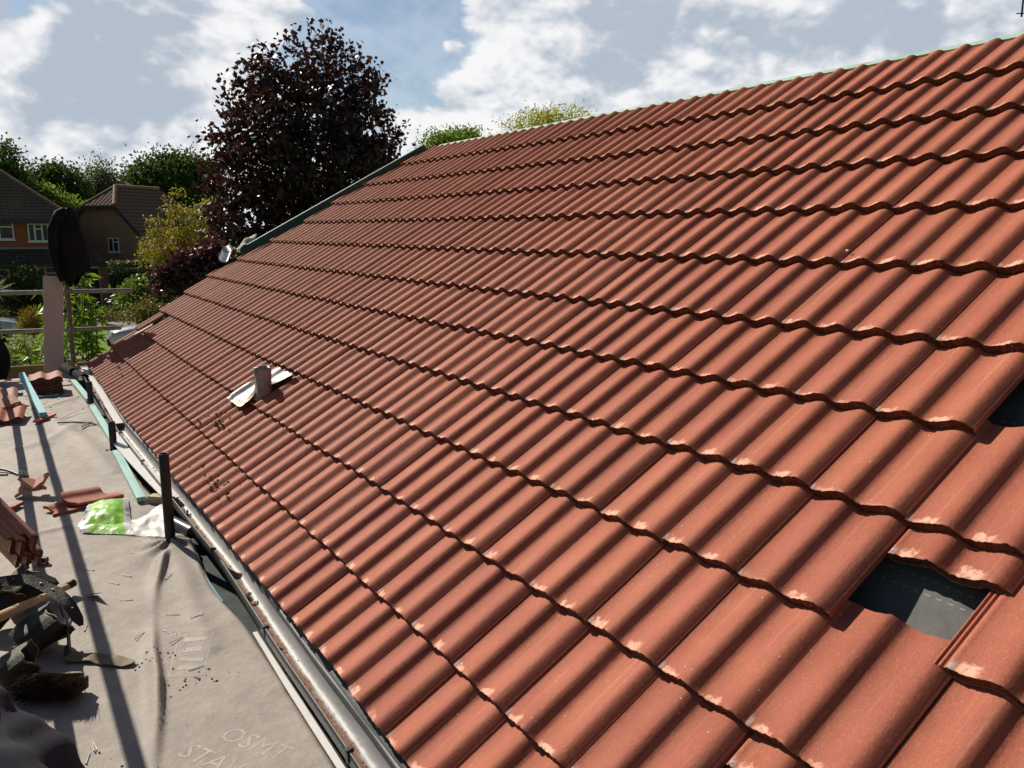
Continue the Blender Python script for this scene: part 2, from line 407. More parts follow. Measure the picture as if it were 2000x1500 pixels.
def build_roof():
    mb = MB()
    prof_v = np.linspace(0.30, 12.72, 24)
    rows = []
    for v in prof_v:
        a = uverge(v) + 0.25; rows.append([roofp(a + (10 - a) * k / 30, v, -0.092 - 0.008 * math.sin(k * 2.1)) for k in range(31)])
    mb.grid(np.array(rows)[:, ::-1])
    # the far slope behind the ridge
    rt = roofp(0, 12.72, -0.078); mirror = lambda p: np.array([2 * rt[0] - p[0], p[1], p[2]])
    mb.grid([[mirror(p) for p in r] for r in rows[::6]])
    roof = mb.build('roof', underlay_mat(), HOUSE)
    for c in range(12):
        tm = TileMesh(); vis = (VP[c + 1] - VP[c]) * G
        if c == 11: vis = G * 1.15
        L = vis + 0.077 if c < 11 else (VP[12] - VP[11]) * G
        for u in range(-29, 7):
            if (u, c) in MISSING:
                if tm.v: tm.build('tile_course', M_TILE, roof); tm = TileMesh()
                continue
            if u + 0.98 < uverge(VP[c] + 0.5): continue
            sd = hsh(u, c, 1)
            ju, jv, jr, jn = (hsh(u, c, 2) - .5) * .003, (hsh(u, c, 3) - .5) * .008, (hsh(u, c, 4) - .5) * .008, (hsh(u, c, 5) - .5) * .003
            cl = None; v0 = EAVE(u) if c == 0 else VP[c]
            if u < uverge(VP[c]) + 1.5 or u < uverge(VP[c + 1]) + 1.5:
                cl = (lambda V, u=u, c=c: (uverge(VP[c] + V / G) - u) * 0.3)
            tm.tile(roof_xf(u, v0, ju, jv, jr, jn), L - (v0 - VP[c]) * G, vis=vis, cols=40 if u > -5 else 22, seed=sd, clip=cl, lock=((u - 1, c) in MISSING and u > -5))
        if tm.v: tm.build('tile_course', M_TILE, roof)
    # battens under the heads
    bt = pm('batten_teal', (0.13, 0.36, 0.38), (0.10, 0.27, 0.30), 10, 0.7, 0.2, 60, stretch=(1, 0.15, 1))
    for c in range(11):
        v = VP[c + 1] + 0.08
        a = uverge(v) + 0.4; p = (roofp(a, v, -0.070) + roofp(8, v, -0.070)) / 2
        MB().box(p, ((8 - a) * 0.3, 0.05, 0.022), RM).build('tile_batten', bt, roof)
    # pale green ridge batten seen between the top rolls
    g = pm('batten_pale', (0.42, 0.62, 0.52), (0.36, 0.50, 0.40), 5, 0.75, 0.2, 40, c3=(0.42, 0.36, 0.27), t3=0.58, s3=6)
    mb = MB(); a = -21.6
    for k in range(4):
        b = a + 7.2; p = (roofp(a, 12.73, -0.037) + roofp(b - .03, 12.73, -0.037)) / 2 + np.array([0, 0, (hsh(k) - .5) * .006]); a = b
        mb.box(p, (7.15 * 0.3, 0.045, 0.028), RM)
    mb.build('ridge_batten', g, HOUSE, bevel=0.002)
    # dark teal hip board along the raking edge
    dk = pm('hip_board', (0.020, 0.085, 0.092), (0.014, 0.06, 0.07), 12, 0.55, 0.1)
    p0 = roofp(uverge(5.9) - 0.7, 6.45, -0.005); p1 = roofp(-22.05, 12.45, 0.005); d = p1 - p0
    mb = MB().box((p0 + p1) / 2 + NR * 0.0, (np.linalg.norm(d), 0.032, 0.11), align(d, NR)); mb.build('hip_board', dk, HOUSE, bevel=0.003)
    # the slope beyond the hip edge
    mb = MB()
    pa, pb, pc = roofp(uverge(5.3) + .2, 5.3, -0.09), roofp(-21.8, 12.6, -0.09), roofp(uverge(5.3) + .2, 5.3, -0.09) + np.array([5.4, 0, 0])
    mb.add([pa, pb, pc], [(0, 2, 1)]); mb.build('hip_slope', dk, HOUSE)
    # wall, soffit and fascia below the eave
    br = brick('wall_brick', (0.30, 0.13, 0.08), (0.24, 0.10, 0.07))
    mb = MB(); X0 = 0.34; Y0, Y1 = -2.6, 8.15
    mb.box((4.2, (Y0 + Y1) / 2, (GZ - 0.12) / 2), (2 * (4.2 - X0), Y1 - Y0, -GZ - 0.12))
    zt = roofp(0, 5.2, -.1)[2]; xt = roofp(0, 5.2)[0]
    mb.prism([(X0, 0, -0.1199), (xt, 0, zt), (8.4 - xt, 0, zt), (8.06, 0, -0.1199)], (0, Y1, 0), (0, Y1 - 0.22, 0))
    mb.build('wall', br, HOUSE)
    fz = pm('fascia_dark', (0.05, 0.055, 0.06), (0.03, 0.033, 0.036), 10, 0.6)
    MB().box((0.125, 2.9, -0.115), (0.022, 11.2, 0.16)).build('fascia', fz, HOUSE)
    MB().box((0.23, 2.9, -0.185), (0.228, 11.2, 0.012)).build('soffit', fz, HOUSE)
    # the dark felt tucked under the eave tiles into the gutter
    yy = np.linspace(-2.5, 8.3, 70); Pf = [[(GXC(y) + a, y, z + .002 * math.sin(y * 9)) for a, z in ((.040, -.046), (.050, -.022), (.075, -.010), (.16, .03))] for y in yy]
    MB().grid(Pf).build('eave_felt', fz, HOUSE)
    # gutter: upright outer face, round trough
    gi = gutter_mat()
    ys = np.linspace(-2.6, 8.75, 80)
    sec = [(-0.045, -0.028), (-0.049, -0.030), (-0.049, -0.074), (-0.0455, -0.074), (-0.0445, -0.040)]
    for k in range(11):
        w = math.pi * (1.0 + 0.97 * k / 10); sec.append((0.0015 + 0.045 * math.cos(w), -0.052 + 0.046 * math.sin(w)))
    sec += [(0.047, -0.038), (0.0475, -0.028), (0.051, -0.0275)]
    sec = np.array(sec)
    P = np.zeros((len(ys), len(sec), 3))
    for i, y in enumerate(ys):
        P[i, :, 0] = sec[:, 0] + GXC(y) + 0.0010 * math.sin(y * 5); P[i, :, 1] = y; P[i, :, 2] = sec[:, 1]
    mb = MB().grid(P)
    gt = mb.build('gutter', gi, HOUSE)
    gt.data.attributes.new('ab', 'FLOAT_VECTOR', 'POINT').data.foreach_set('vector', np.array([(sx, y, 0) for y in ys for sx in sec[:, 0]], 'f').ravel())
    s_ = gt.modifiers.new('solid', 'SOLIDIFY'); s_.thickness = 0.0022; s_.offset = 1
    for y in (0.08, 1.0, 1.95, 2.9, 3.85, 4.8, 5.75, 6.7, 7.65):
        mb = MB(); g0 = GXC(y); mb.box((g0 - 0.049, y, -0.028), (0.014, 0.020, 0.010)); mb.box((g0 - 0.038, y, -0.031), (0.016, 0.010, 0.014)); mb.box((g0 - 0.0515, y, -0.05), (0.003, 0.020, 0.044))
        mb.build('gutter_clip', fz, gt, bevel=0.0015)
def brick(name, c1, c2, mortar=(0.30, 0.26, 0.22), w=0.225, h=0.075, dim=1.0):
    m, q, bs, co = mk(name)
    n = q.node('ShaderNodeTexBrick'); x, y, z = q.sep(co)
    q.put(n.inputs['Vector'], q.comb(q.m('ADD', x, y), z, 0))
    q.put(n.inputs['Color1'], c1); q.put(n.inputs['Color2'], c2); q.put(n.inputs['Mortar'], mortar)
    n.inputs['Scale'].default_value = 1; n.inputs['Brick Width'].default_value = w; n.inputs['Row Height'].default_value = h; n.inputs['Mortar Size'].default_value = 0.006
    col = q.mix(q.m('MULTIPLY', q.noise(co, 1.2, 5), 0.4), n.outputs[0], tuple(v * 0.6 for v in c1))
    q.put(bs.inputs['Base Color'], col); bs.inputs['Roughness'].default_value = 0.9
    return m
def gutter_mat():
    m, q, bs, co = mk('gutter_metal')
    x, y, z = q.sep(co)
    n = q.noise(q.scale(co, (6, 1.2, 6)), 3, 6, 0.65)
    col = q.mix(q.ss(n, 0.3, 0.7), (0.29, 0.29, 0.295), (0.21, 0.21, 0.21))
    ga, gb, _ = q.sep(q.node('ShaderNodeAttribute', attribute_name='ab').outputs['Vector'])   # ga: across the gutter, metres from its middle
    w = q.m('ADD', ga, q.m('MULTIPLY', q.m('SUBTRACT', q.noise(co, 6, 5, 0.7), 0.5), 0.05))
    silt = q.m('MULTIPLY', q.ss(w, -0.022, -0.012), q.m('SUBTRACT', 1.0, q.ss(w, 0.002, 0.012)))
    silt = q.m('MULTIPLY', silt, q.ss(q.noise(co, 34, 4, 0.7), 0.30, 0.48))
    grime = q.m('MULTIPLY', q.ss(ga, -0.002, -0.020), 0.75)
    col = q.mix(grime, col, (0.105, 0.085, 0.066))
    rustb = q.m('MULTIPLY', q.ss(q.noise(q.scale(co, (1, .6, 1)), 9, 5, 0.7), 0.56, 0.68), 0.55)
    col = q.mix(rustb, col, (0.16, 0.11, 0.08))
    col = q.mix(q.m('MULTIPLY', silt, 0.9), col, q.mix(q.noise(co, 160, 3), (0.33, 0.15, 0.085), (0.10, 0.055, 0.038)))
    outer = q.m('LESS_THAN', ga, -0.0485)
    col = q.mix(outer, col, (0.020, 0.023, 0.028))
    q.put(bs.inputs['Base Color'], col); bs.inputs['Metallic'].default_value = 0.0; bs.inputs['Specular IOR Level'].default_value = 0.35
    q.put(bs.inputs['Roughness'], q.m('ADD', 0.48, q.m('MULTIPLY', silt, 0.4)))
    q.put(bs.inputs['Normal'], q.bump(q.m('ADD', q.noise(co, 40, 4), q.m('MULTIPLY', silt, q.noise(co, 120, 4))), 0.2, 0.008))
    return m
build_roof()

# tiles shoved up the slope or lying free round the gaps
def loose_tile(u, v, label, jr=0, dn=0, seed=.3, lock=True, L=0.42):
    p = roofp(u, v); tm = TileMesh()
    tm.tile(roof_xf(u, v, jr=jr, dn=dn), L, cols=44, solid=True, lock=lock, seed=seed)
    o = tm.build('roof_tile', [M_TILE, M_TILEU], None, loc=p)
    return tag(o, label, 'roof tile', 'loose tiles round the open gaps')
loose_tile(3.03, 3.70, 'terracotta tile pushed up the slope above the gap with a sunlit grey patch', 0.004, -0.021, .41)
loose_tile(3.05, 1.72, 'terracotta tile pushed up at the bottom edge, just left of the lowest tile joint', 0.003, -0.021, .77)
loose_tile(3.98, 3.0, 'terracotta tile with its ribbed side edge bare beside the sunlit grey patch', 0.0, 0.002, .15)
loose_tile(3.08, 5.78, 'terracotta tile pushed up above the dark gap at the right edge', 0.0, -0.022, .63)

# ------------------------------------------------------------------ vent
M_LEAD = pm('lead', (0.30, 0.30, 0.30), (0.13, 0.135, 0.145), 11, 0.50, 0.25, 30, metal=0.35, c3=(0.36, 0.23, 0.15), t3=0.50, s3=8)
def vent():
    base = roofp(-10.9, 2.3, 0.03)
    t = empty('roof_vent', base, 'stubby grey lead vent sleeve with a stained flashing sheet among the tiles', 'vent')
    P = []
    for i in range(22):
        a = i / 21; v = 1.80 + 1.13 * a; row = []
        for j in range(26):
            b = j / 25; u = -12.28 + 1.32 * b + 0.30 * a
            n = 0.016 + 0.75 * float(prof(np.array(u * 2.0))) - 0.02 * (v - 2) + 0.004 * math.sin(7 * a + 9 * b) + 0.003 * math.sin(23 * b + 3 * a)
            d = math.hypot((u + 10.95) * 0.3, (v - 2.3) * G); n += 0.045 * math.exp(-(d / 0.085) ** 2)
            if b > 0.9: n += 0.03 * (b - 0.9) / 0.1 * (1 - a)
            if a < 0.08: n -= 0.006
            row.append(roofp(u, v, n))
        P.append(row)
    MB().sheet(np.array(P)[:, ::-1], -0.004).build('flashing', M_LEAD, t)
    mb = MB(); rows = []; sq = lambda c: math.copysign(abs(c) ** .6, c)
    for i in range(12):
        a = i / 11; r = 0.058 - 0.008 * min(1, a * 3) + 0.002 * math.sin(a * 9); rows.append([base + np.array([(r + 0.004 * math.sin(3 * w + a * 4)) * sq(math.cos(w)) * 1.02, (r + .003 * math.sin(5 * w + a * 6)) * sq(math.sin(w)) * .9, -0.05 + 0.212 * a]) for w in np.linspace(0, 2 * math.pi, 28, endpoint=False)])
    for k, (dr, dz) in enumerate(((-.004, .004), (-.012, .002), (-.014, -.05), (-.02, -.12))):
        rows.append([base + np.array([(0.050 + dr) * sq(math.cos(w)) * 1.02, (0.050 + dr) * sq(math.sin(w)) * .9, 0.162 + dz + .006 * math.sin(2 * w)]) for w in np.linspace(0, 2 * math.pi, 28, endpoint=False)])
    mb.grid(rows, closed_u=True); mb.build('sleeve', M_LEAD, t)
vent()

# ------------------------------------------------------------------ scaffold deck and membrane
def seg_dist(x, y, pts):
    best = np.full(np.shape(x), 9.0); par = np.zeros(np.shape(x)); side = np.zeros(np.shape(x)); acc = 0
    for (x0, y0), (x1, y1) in zip(pts[:-1], pts[1:]):
        L = math.hypot(x1 - x0, y1 - y0); t = np.clip(((x - x0) * (x1 - x0) + (y - y0) * (y1 - y0)) / L ** 2, 0, 1)
        d = np.hypot(x - x0 - t * (x1 - x0), y - y0 - t * (y1 - y0)); k = d < best
        best = np.where(k, d, best); par = np.where(k, acc + t * L, par)
        side = np.where(k, np.sign((x1 - x0) * (y - y0) - (y1 - y0) * (x - x0)), side); acc += L
    return best, par, side
CREASE = [(-.150, 2.31), (-.215, 2.113), (-.30, 1.80), (-.353, 1.544), (-.405, 1.2), (-.428, .961), (-.47, .70), (-.529, .437), (-.56, .30)]
def memz(x, y):
    x = np.asarray(x, float); y = np.asarray(y, float)
    z = 0.012 * vnoise(x * 2.2, y * 1.6, 1) + 0.009 * vnoise(x * 6, y * 4, 2) + 0.0032 * vnoise(x * 15, y * 11, 4)
    d, p, s = seg_dist(x, y, CREASE)
    w = np.where(s > 0, 0.013, 0.034); h = 0.040 * (0.55 + 0.45 * np.sin(p * 5.2 + 0.6)) * sm01(p, 0.0, 0.2)
    z = z + h * np.exp(-(d / w) ** 2)
    r = np.hypot(x + .145, y - 2.32); an = np.arctan2(y - 2.32, x + .145)
    z = z + 0.040 * np.exp(-(r / 0.16) ** 2) * (0.7 + 0.5 * np.cos(an * 5 + 1))
    for (a, b, hh, ww) in (([(-.14, 2.30), (-.06, 2.0), (-.02, 1.6)], 0, .014, .03), ([(-.145, 2.3), (-.16, 1.9), (-.2, 1.5), (-.21, 1.1)], 0, .010, .05),
                           ([(-.6, 3.1), (-.4, 2.9), (-.2, 2.75)], 0, .008, .04), ([(-.5, 6.2), (-.3, 5.0), (-.22, 4.0)], 0, .012, .06), ([(-.25, 5.8), (-.55, 5.2), (-.8, 5.0)], 0, .010, .05),
                           ([(-.42, 1.4), (-.30, 1.25), (-.12, 1.0), (-.05, .7)], 0, .007, .05), ([(-.2, 7.0), (-.5, 6.6), (-.9, 6.5)], 0, .012, .04), ([(-.75, 2.9), (-.55, 2.95), (-.45, 2.8)], 0, .009, .03)):
        d, p, s = seg_dist(x, y, a); z = z + hh * np.exp(-(d / ww) ** 2)
    return ZD + z
def membrane():
    m, q, bs, co = mk('membrane_cloth')
    x, y, z = q.sep(co)
    n = q.noise(co, 3.0, 6, 0.62); n2 = q.noise(co, 14, 5, 0.65)
    col = q.mix(q.ss(n, 0.3, 0.7), (0.37, 0.322, 0.278), (0.295, 0.255, 0.22))
    col = q.mix(q.m('MULTIPLY', q.ss(n2, 0.42, 0.68), 0.45), col, (0.45, 0.40, 0.35))
    stain = q.noise(q.vm('ADD', co, (1.7, 3.3, 0)), 1.6, 7, 0.7)
    col = q.mix(q.m('MULTIPLY', q.ss(stain, 0.50, 0.68), 0.45), col, (0.22, 0.18, 0.15))
    col = q.mix(q.m('MULTIPLY', q.ss(q.noise(q.scale(co, (1, .35, 1)), 9, 5, 0.7), 0.56, 0.72), 0.30), col, (0.50, 0.45, 0.40))
    col = q.mix(q.m('MULTIPLY', q.noise(co, 260, 2), 0.28), col, (0.20, 0.17, 0.15))
    # rows of tiny bonding dots of the felt
    dots = q.m('MULTIPLY', q.ss(q.m('SINE', q.m('MULTIPLY', q.m('ADD', y, q.m('MULTIPLY', x, 0.25)), 620)), 0.3, 0.9), q.ss(q.m('SINE', q.m('MULTIPLY', x, 520)), -0.2, 0.8))
    col = q.mix(q.m('MULTIPLY', dots, 0.20), col, (0.24, 0.21, 0.18))
    # brown tile dust in blotches
    rust = q.m('MULTIPLY', q.ss(q.noise(q.vm('ADD', co, (5, 2, 0)), 4.2, 5, 0.7), 0.62, 0.74), q.ss(q.noise(co, 60, 4, 0.7), 0.35, 0.6))
    far = q.ss(y, 3.2, 4.6)
    rust = q.m('MAXIMUM', q.m('MULTIPLY', rust, 0.55), q.m('MULTIPLY', far, q.m('MULTIPLY', q.ss(q.noise(co, 2.6, 5, 0.7), 0.46, 0.64), q.ss(q.noise(co, 40, 4, 0.7), 0.3, 0.6))))
    col = q.mix(q.m('MULTIPLY', rust, 0.75), col, (0.36, 0.20, 0.115))
    vn = q.vor(co, 26)
    cr = q.m('MULTIPLY', q.ss(vn.outputs['Distance'], 0.09, 0.05), q.ss(q.sep(vn.outputs['Color'])[0], 0.70, 0.72))
    col = q.mix(cr, col, (0.07, 0.045, 0.035))
    q.put(bs.inputs['Base Color'], col); bs.inputs['Roughness'].default_value = 0.72; bs.inputs['Specular IOR Level'].default_value = 0.3
    h = q.m('ADD', q.m('MULTIPLY', n2, 2.0), q.m('ADD', q.m('MULTIPLY', dots, 0.10), q.m('MULTIPLY', q.noise(co, 45, 4), 0.8)))
    q.put(bs.inputs['Normal'], q.bump(h, 0.35, 0.006))
    ys = np.concatenate([np.linspace(-2.4, 0, 60), np.linspace(0.012, 3.2, 270), np.linspace(3.22, 8.6, 200)])
    S_, Y = np.meshgrid(np.linspace(0, 1, 150), ys)
    edge = np.array([GXC(v) for v in ys]) - .052 - .050 * np.exp(-((ys - 1.75) / .42) ** 2) - .03 * sm01(ys, 2.6, 3.4) + .012 * vnoise(ys * 4, ys * 0 + 2)
    Xw = -1.35 + S_ * (edge[:, None] + 1.35)
    Z = memz(Xw, Y) - 0.03 * sm01(S_, 0.982, 1.0)
    mb = MB().grid(np.stack([Xw, Y, Z], -1))
    L = np.array([-0.7, 3.0, ZD])
    o = mb.build('membrane_sheet', m, None, loc=L)
    tag(o, 'wrinkled grey-brown roofing membrane spread over the scaffold walkway', 'membrane sheet')
    # printed marks, now rubbed pale
    ink = pm('faded_ink', (0.46, 0.415, 0.37), (0.40, 0.355, 0.31), 35, 0.7, 0.0, fine=True, c3=(0.36, 0.30, 0.25), t3=0.50, s3=22)
    def lettering(txt, p, d, size, name):
        cu = bpy.data.curves.new(name, 'FONT'); cu.body = txt; cu.size = size; cu.resolution_u = 2
        to = bpy.data.objects.new('t', cu); COL.objects.link(to)
        dg = bpy.context.evaluated_depsgraph_get(); me = bpy.data.meshes.new_from_object(to.evaluated_get(dg)); bpy.data.objects.remove(to)
        bm = bmesh.new(); bm.from_mesh(me); bmesh.ops.triangulate(bm, faces=bm.faces); bmesh.ops.subdivide_edges(bm, edges=bm.edges, cuts=2)
        dx = np.array([d[0], d[1]]) / math.hypot(*d); dy = np.array([-dx[1], dx[0]])
        for v in bm.verts:
            w = np.array(p) + dx * v.co.x + dy * v.co.y
            v.co = Vector((w[0], w[1], float(memz(w[0], w[1])) + 0.0006)) - Vector(L)
        bm.to_mesh(me); bm.free(); me.name = name; me.materials.clear(); me.materials.append(ink)
        t = bpy.data.objects.new(name, me); COL.objects.link(t); t.parent = o
    a_, b_ = atZ(422, 1436), atZ(520, 1476); lettering('OSMT', a_[:2], (b_ - a_)[:2], 0.105, 'printed_lettering')
    a_, b_ = atZ(342, 1470), atZ(440, 1512); lettering('STAV', a_[:2], (b_ - a_)[:2], 0.105, 'printed_lettering')
    # framed emblem
    mb = MB(); A_, B_, C_, D_ = atZ(402, 1236)[:2], atZ(418, 1238)[:2], atZ(396, 1318)[:2], atZ(330, 1322)[:2]; E_ = atZ(352, 1238)[:2]
    def strip(a, b, w):
        a, b = np.array(a), np.array(b); dd = (b - a) / np.linalg.norm(b - a); nn = np.array([-dd[1], dd[0]]) * w / 2; rows = []
        for t in np.linspace(0, 1, 14):
            c = a + (b - a) * t; rows.append([(c[0] + s * nn[0], c[1] + s * nn[1], float(memz(c[0] + s * nn[0], c[1] + s * nn[1])) + 0.0006) for s in (-1, 1)])
        mb.grid(np.array(rows))
    for a, b in ((E_, B_), (B_, C_), (C_, D_), (D_, E_)): strip(a, b, 0.005)
    cx = (E_ + B_ + C_ + D_) / 4
    for k, (fa, fb) in enumerate(((.22, .22), (.42, .42), (.62, .62), (.8, .8))):
        strip(E_ + (D_ - E_) * fa + (B_ - E_) * .18, E_ + (D_ - E_) * fa + (B_ - E_) * (.85 - .1 * (k % 2)), 0.028)
    mb.build('printed_emblem', ink, o)
    # boards underneath
    wd = pm('board_wood', (0.42, 0.31, 0.19), (0.34, 0.24, 0.15), 6, 0.8, 0.3, 40, stretch=(6, 0.6, 6))
    for k in range(-1, 6):
        ob = MB().box((-0.19 - 0.228 * k, 3.1, ZD - 0.075), (0.222, 11.2, 0.038)).build('scaffold_board', wd if k >= 0 else pm('slot_shade_board', (.03, .045, .042), (.02, .03, .03), 9, .85, .2), None, loc=(-0.19 - 0.228 * k, 3.1, ZD - 0.075))  # innermost board is an added backing, painted dark for the shade in the slot
        tag(ob, 'scaffold board carrying the membrane walkway' if k >= 0 else 'added backing board painted dark as the shaded slot between the membrane and the gutter', 'scaffold board', 'boards under the membrane')
membrane()
def deck(px, py, h=0.0):
    p = atZ(px, py); p = atZ(px, py, float(memz(p[0], p[1])) + h); return p
def onmem(x, y, h=0.0): return np.array([x, y, float(memz(x, y)) + h])

# steel
M_STEEL = pm('tube_galv', (0.34, 0.33, 0.32), (0.22, 0.20, 0.19), 14, 0.42, 0.15, 60, metal=0.7, c3=(0.20, 0.12, 0.08), t3=0.6, s3=9)
M_DARKTUBE = pm('tube_dark', (0.022, 0.023, 0.026), (0.040, 0.036, 0.034), 18, 0.40, 0.15, 80, metal=0.3, c3=(0.11, 0.085, 0.07), t3=0.62, s3=22)
M_BLACK = pm('black_plastic', (0.012, 0.012, 0.013), (0.02, 0.02, 0.022), 10, 0.45, 0.05)
def post(x, y, z1, label, mat):
    z0 = float(memz(x, y)) - 0.02; r = 0.0255; n = 24; W_ = np.linspace(0, 2 * math.pi, n, endpoint=False)
    rows = [[(x + rr * math.cos(w), y + rr * math.sin(w), zz) for w in W_] for rr, zz in ((r, z0), (r, (z0 + z1) / 2), (r, z1 - .003), (r - .0015, z1), (r - .004, z1), (r - .0045, z1 - .02), (r - .0045, z1 - .15))]
    o = MB().grid(rows, closed_u=True).build('scaffold_post', mat, None, loc=(x, y, z0))
    tag(o, label, 'scaffold post', 'short posts by the gutter')
post(-0.145, 2.323, 0.388, 'black open-topped steel tube standing beside the gutter, tallest of the short posts', M_DARKTUBE)
post(-0.146, 4.594, 0.105, 'short rusty-topped tube by the gutter at the head of the white curved board', M_DARKTUBE)
post(-0.122, 6.42, 0.125, 'short dark tube by the gutter farthest along, beside the tile stack', M_DARKTUBE)
def rail(a, b, label, mat=M_STEEL):
    a, b = np.array(a), np.array(b); k = 8
    pts = [a + (b - a) * i / k for i in range(k + 1)]
    o = MB().tube(pts, 0.0255, 20, cap=False); d = (b - a) / np.linalg.norm(b - a)
    for e, s in ((a, 1), (b, -1)): o.tube([e, e + d * s * 0.12], 0.021, 20, cap=False)
    o = o.build('guard_rail', mat, None, loc=(a + b) / 2); tag(o, label, 'guard rail', 'scaffold guard rails')
YE = 9.05
rail((-1.3, YE, 0.815), (0.665, YE, 0.790), 'upper steel guard rail across the far end of the walkway')
rail((-1.3, YE, 0.375), (0.50, YE, 0.335), 'lower steel guard rail across the far end of the walkway')
rail((-0.93, -3.0, 0.80), (-0.93, 9.4, 0.80), 'upper guard rail along the outer side, its shadow striping the membrane')
rail((-0.93, -3.0, 0.36), (-0.93, 9.4, 0.36), 'lower guard rail along the outer side, its shadow striping the membrane')
# the tall pole at the far end
o = MB().tube([(-0.085, YE - .055, GZ), (-0.055, YE - .055, 0.4), (-0.03, YE - .055, 1.72)], 0.0265, 20).build('scaffold_pole', pm('pole_grey', (0.13, 0.12, 0.115), (0.09, 0.08, 0.075), 12, .6, .15, metal=.3), None, loc=(-0.085, YE, GZ))
tag(o, 'tall upright scaffold pole at the far end with the black coat hung on it', 'scaffold pole')
o = MB().tube([(-0.96, -1.0, GZ), (-0.96, -1.0, 1.1)], 0.0255, 16).build('scaffold_pole', M_STEEL, None, loc=(-0.96, -1.0, GZ)); tag(o, 'outer upright scaffold pole carrying the side guard rails', 'scaffold pole')
o = MB().tube([(-0.96, 9.2, GZ), (-0.96, 9.2, 1.1)], 0.0255, 16).build('scaffold_pole', M_STEEL, None, loc=(-0.96, 9.2, GZ)); tag(o, 'outer upright scaffold pole at the far corner of the walkway', 'scaffold pole')
def coupler(x, z, label):
    mb = MB(); c = np.array([x, YE - 0.03, z])
    mb.tube([c + (-.026, 0.03, 0), c + (.026, 0.03, 0)], 0.033, 14); mb.tube([c + (0, -.026, -.026), c + (0, -.026, .026)], 0.033, 14)
    mb.box(c + np.array((0.0, 0, 0.034)), (0.03, 0.05, 0.014)); mb.tube([c + (.036, -.02, -.03), c + (.036, -.02, .03)], 0.008, 8); mb.tube([c + (-.036, -.02, -.02), c + (-.036, -.02, .045)], 0.008, 8)
    o = mb.build('scaffold_coupler', pm('coupler', (.20, .19, .18), (.12, .11, .10), 20, .45, .3, metal=.6), None, loc=c); tag(o, label, 'coupler', 'clamps on the far pole')
coupler(-0.04, 0.81, 'metal clamp joining the far pole to the upper guard rail')
coupler(-0.055, 0.36, 'metal clamp joining the far pole to the lower guard rail')
coupler(-0.078, -0.03, 'pale metal clamp low on the far pole above the toe board')
# toe board
wd = pm('toe_wood', (0.25, 0.16, 0.085), (0.18, 0.115, 0.065), 7, 0.85, 0.3, 50, stretch=(0.5, 5, 5))
o = MB().box((-0.60, 8.98, -0.150), (1.42, 0.038, 0.225), ry(0.012)).build('toe_board', wd, None, loc=(-0.6, 8.98, -0.15), bevel=0.003); tag(o, 'brown timber toe board across the far end of the walkway', 'toe board')
# pale plank standing on end
pl = pm('plank_pale', (0.56, 0.45, 0.40), (0.51, 0.41, 0.365), 4, 0.6, 0.05, 30, stretch=(3, 3, .5))
pb, pt = np.array([-0.285, 8.72, ZD]), np.array([-0.185, 8.98, 0.985]); d = pt - pb
mb = MB().box((pb + pt) / 2, (np.linalg.norm(d), 0.205, 0.022), np.stack([d / np.linalg.norm(d), np.array([1., -.02, -.088]) / np.linalg.norm([1., -.02, -.088]), np.cross(d / np.linalg.norm(d), np.array([1., -.02, -.088]) / np.linalg.norm([1., -.02, -.088]))], 1))
o = mb.build('fascia_plank', pl, None, loc=pb, bevel=0.003); tag(o, 'tall pale pinkish plank propped upright against the far guard rails', 'plank')

# ------------------------------------------------------------------ things lying about on the walkway
def place(o, ex, ey, en):
    o, ex, ey, en = map(lambda v: np.array(v, float), (o, ex, ey, en))
    return lambda U, V, N: o + np.asarray(U)[..., None] * ex + np.asarray(V)[..., None] * ey + np.asarray(N)[..., None] * en
M_PALE = tile_material('tile_pale_back', (0.44, 0.28, 0.22), (0.36, 0.21, 0.16))
def whole_tile(o, ex, ey, en, label, group, mats=None, seed=.5, L=0.42):
    tm = TileMesh(); tm.tile(place(o, ex, ey, en), L, cols=34, solid=True, drop=0, seed=seed, thick=0.020)
    ob = tm.build('roof_tile', mats or [M_TILE, M_TILEU], None, loc=o); return tag(ob, label, 'roof tile', group)
ordn = ['bottom', 'second', 'third', 'fourth', 'fifth', 'topmost']
for k in range(6):
    j = lambda a: (hsh(k, a, 9) - .5)
    a = j(1) * 0.06 - 0.02
    whole_tile((-0.590 + j(2) * .012, 7.24 + j(3) * .03 + .006 * k, ZD + 0.030 + 0.0265 * k), (math.cos(a), math.sin(a), 0), (-math.sin(a), math.cos(a), 0.0), (0, 0, 1),
               f'{ordn[k]} tile of the six-tile stack by the far toe board', 'tiles in the far stack', [M_PALE, M_PALE], seed=hsh(k, 4))
# tiles stacked on their long edge by the outer rail
for k in range(4):
    ey = np.array([-.21, .30, .25]); ey /= np.linalg.norm(ey); h_ = np.array([.82, .57, 0]); h_ -= ey * (ey @ h_); h_ /= np.linalg.norm(h_); w_ = np.cross(h_, ey)
    if w_[2] < 0: w_ = -w_
    a = R(62); ex = -h_ * math.cos(a) + w_ * math.sin(a); en = np.cross(ex, ey)
    if en[0] < 0: en = -en
    o = np.array([-0.735, 2.36, ZD + 0.030]) + en * (0.030 * (k - 3)) + ey * (0.02 * hsh(k, 3) - .02 * (k % 2)) + np.array([0, 0, .012 * (3 - k)])
    whole_tile(o, ex, ey, -en if k % 2 == 9 else en, f'{["innermost", "second", "third", "outermost"][k]} of the pale-backed tiles leaning together on the rail above the tool belt', 'tiles leaning on the rail', [M_PALE, M_PALE], seed=hsh(k, 8))
M_SHARD = pm('tile_plain', (0.40, 0.125, 0.075), (0.33, 0.10, 0.062), 16, 0.75, 0.3, 120)
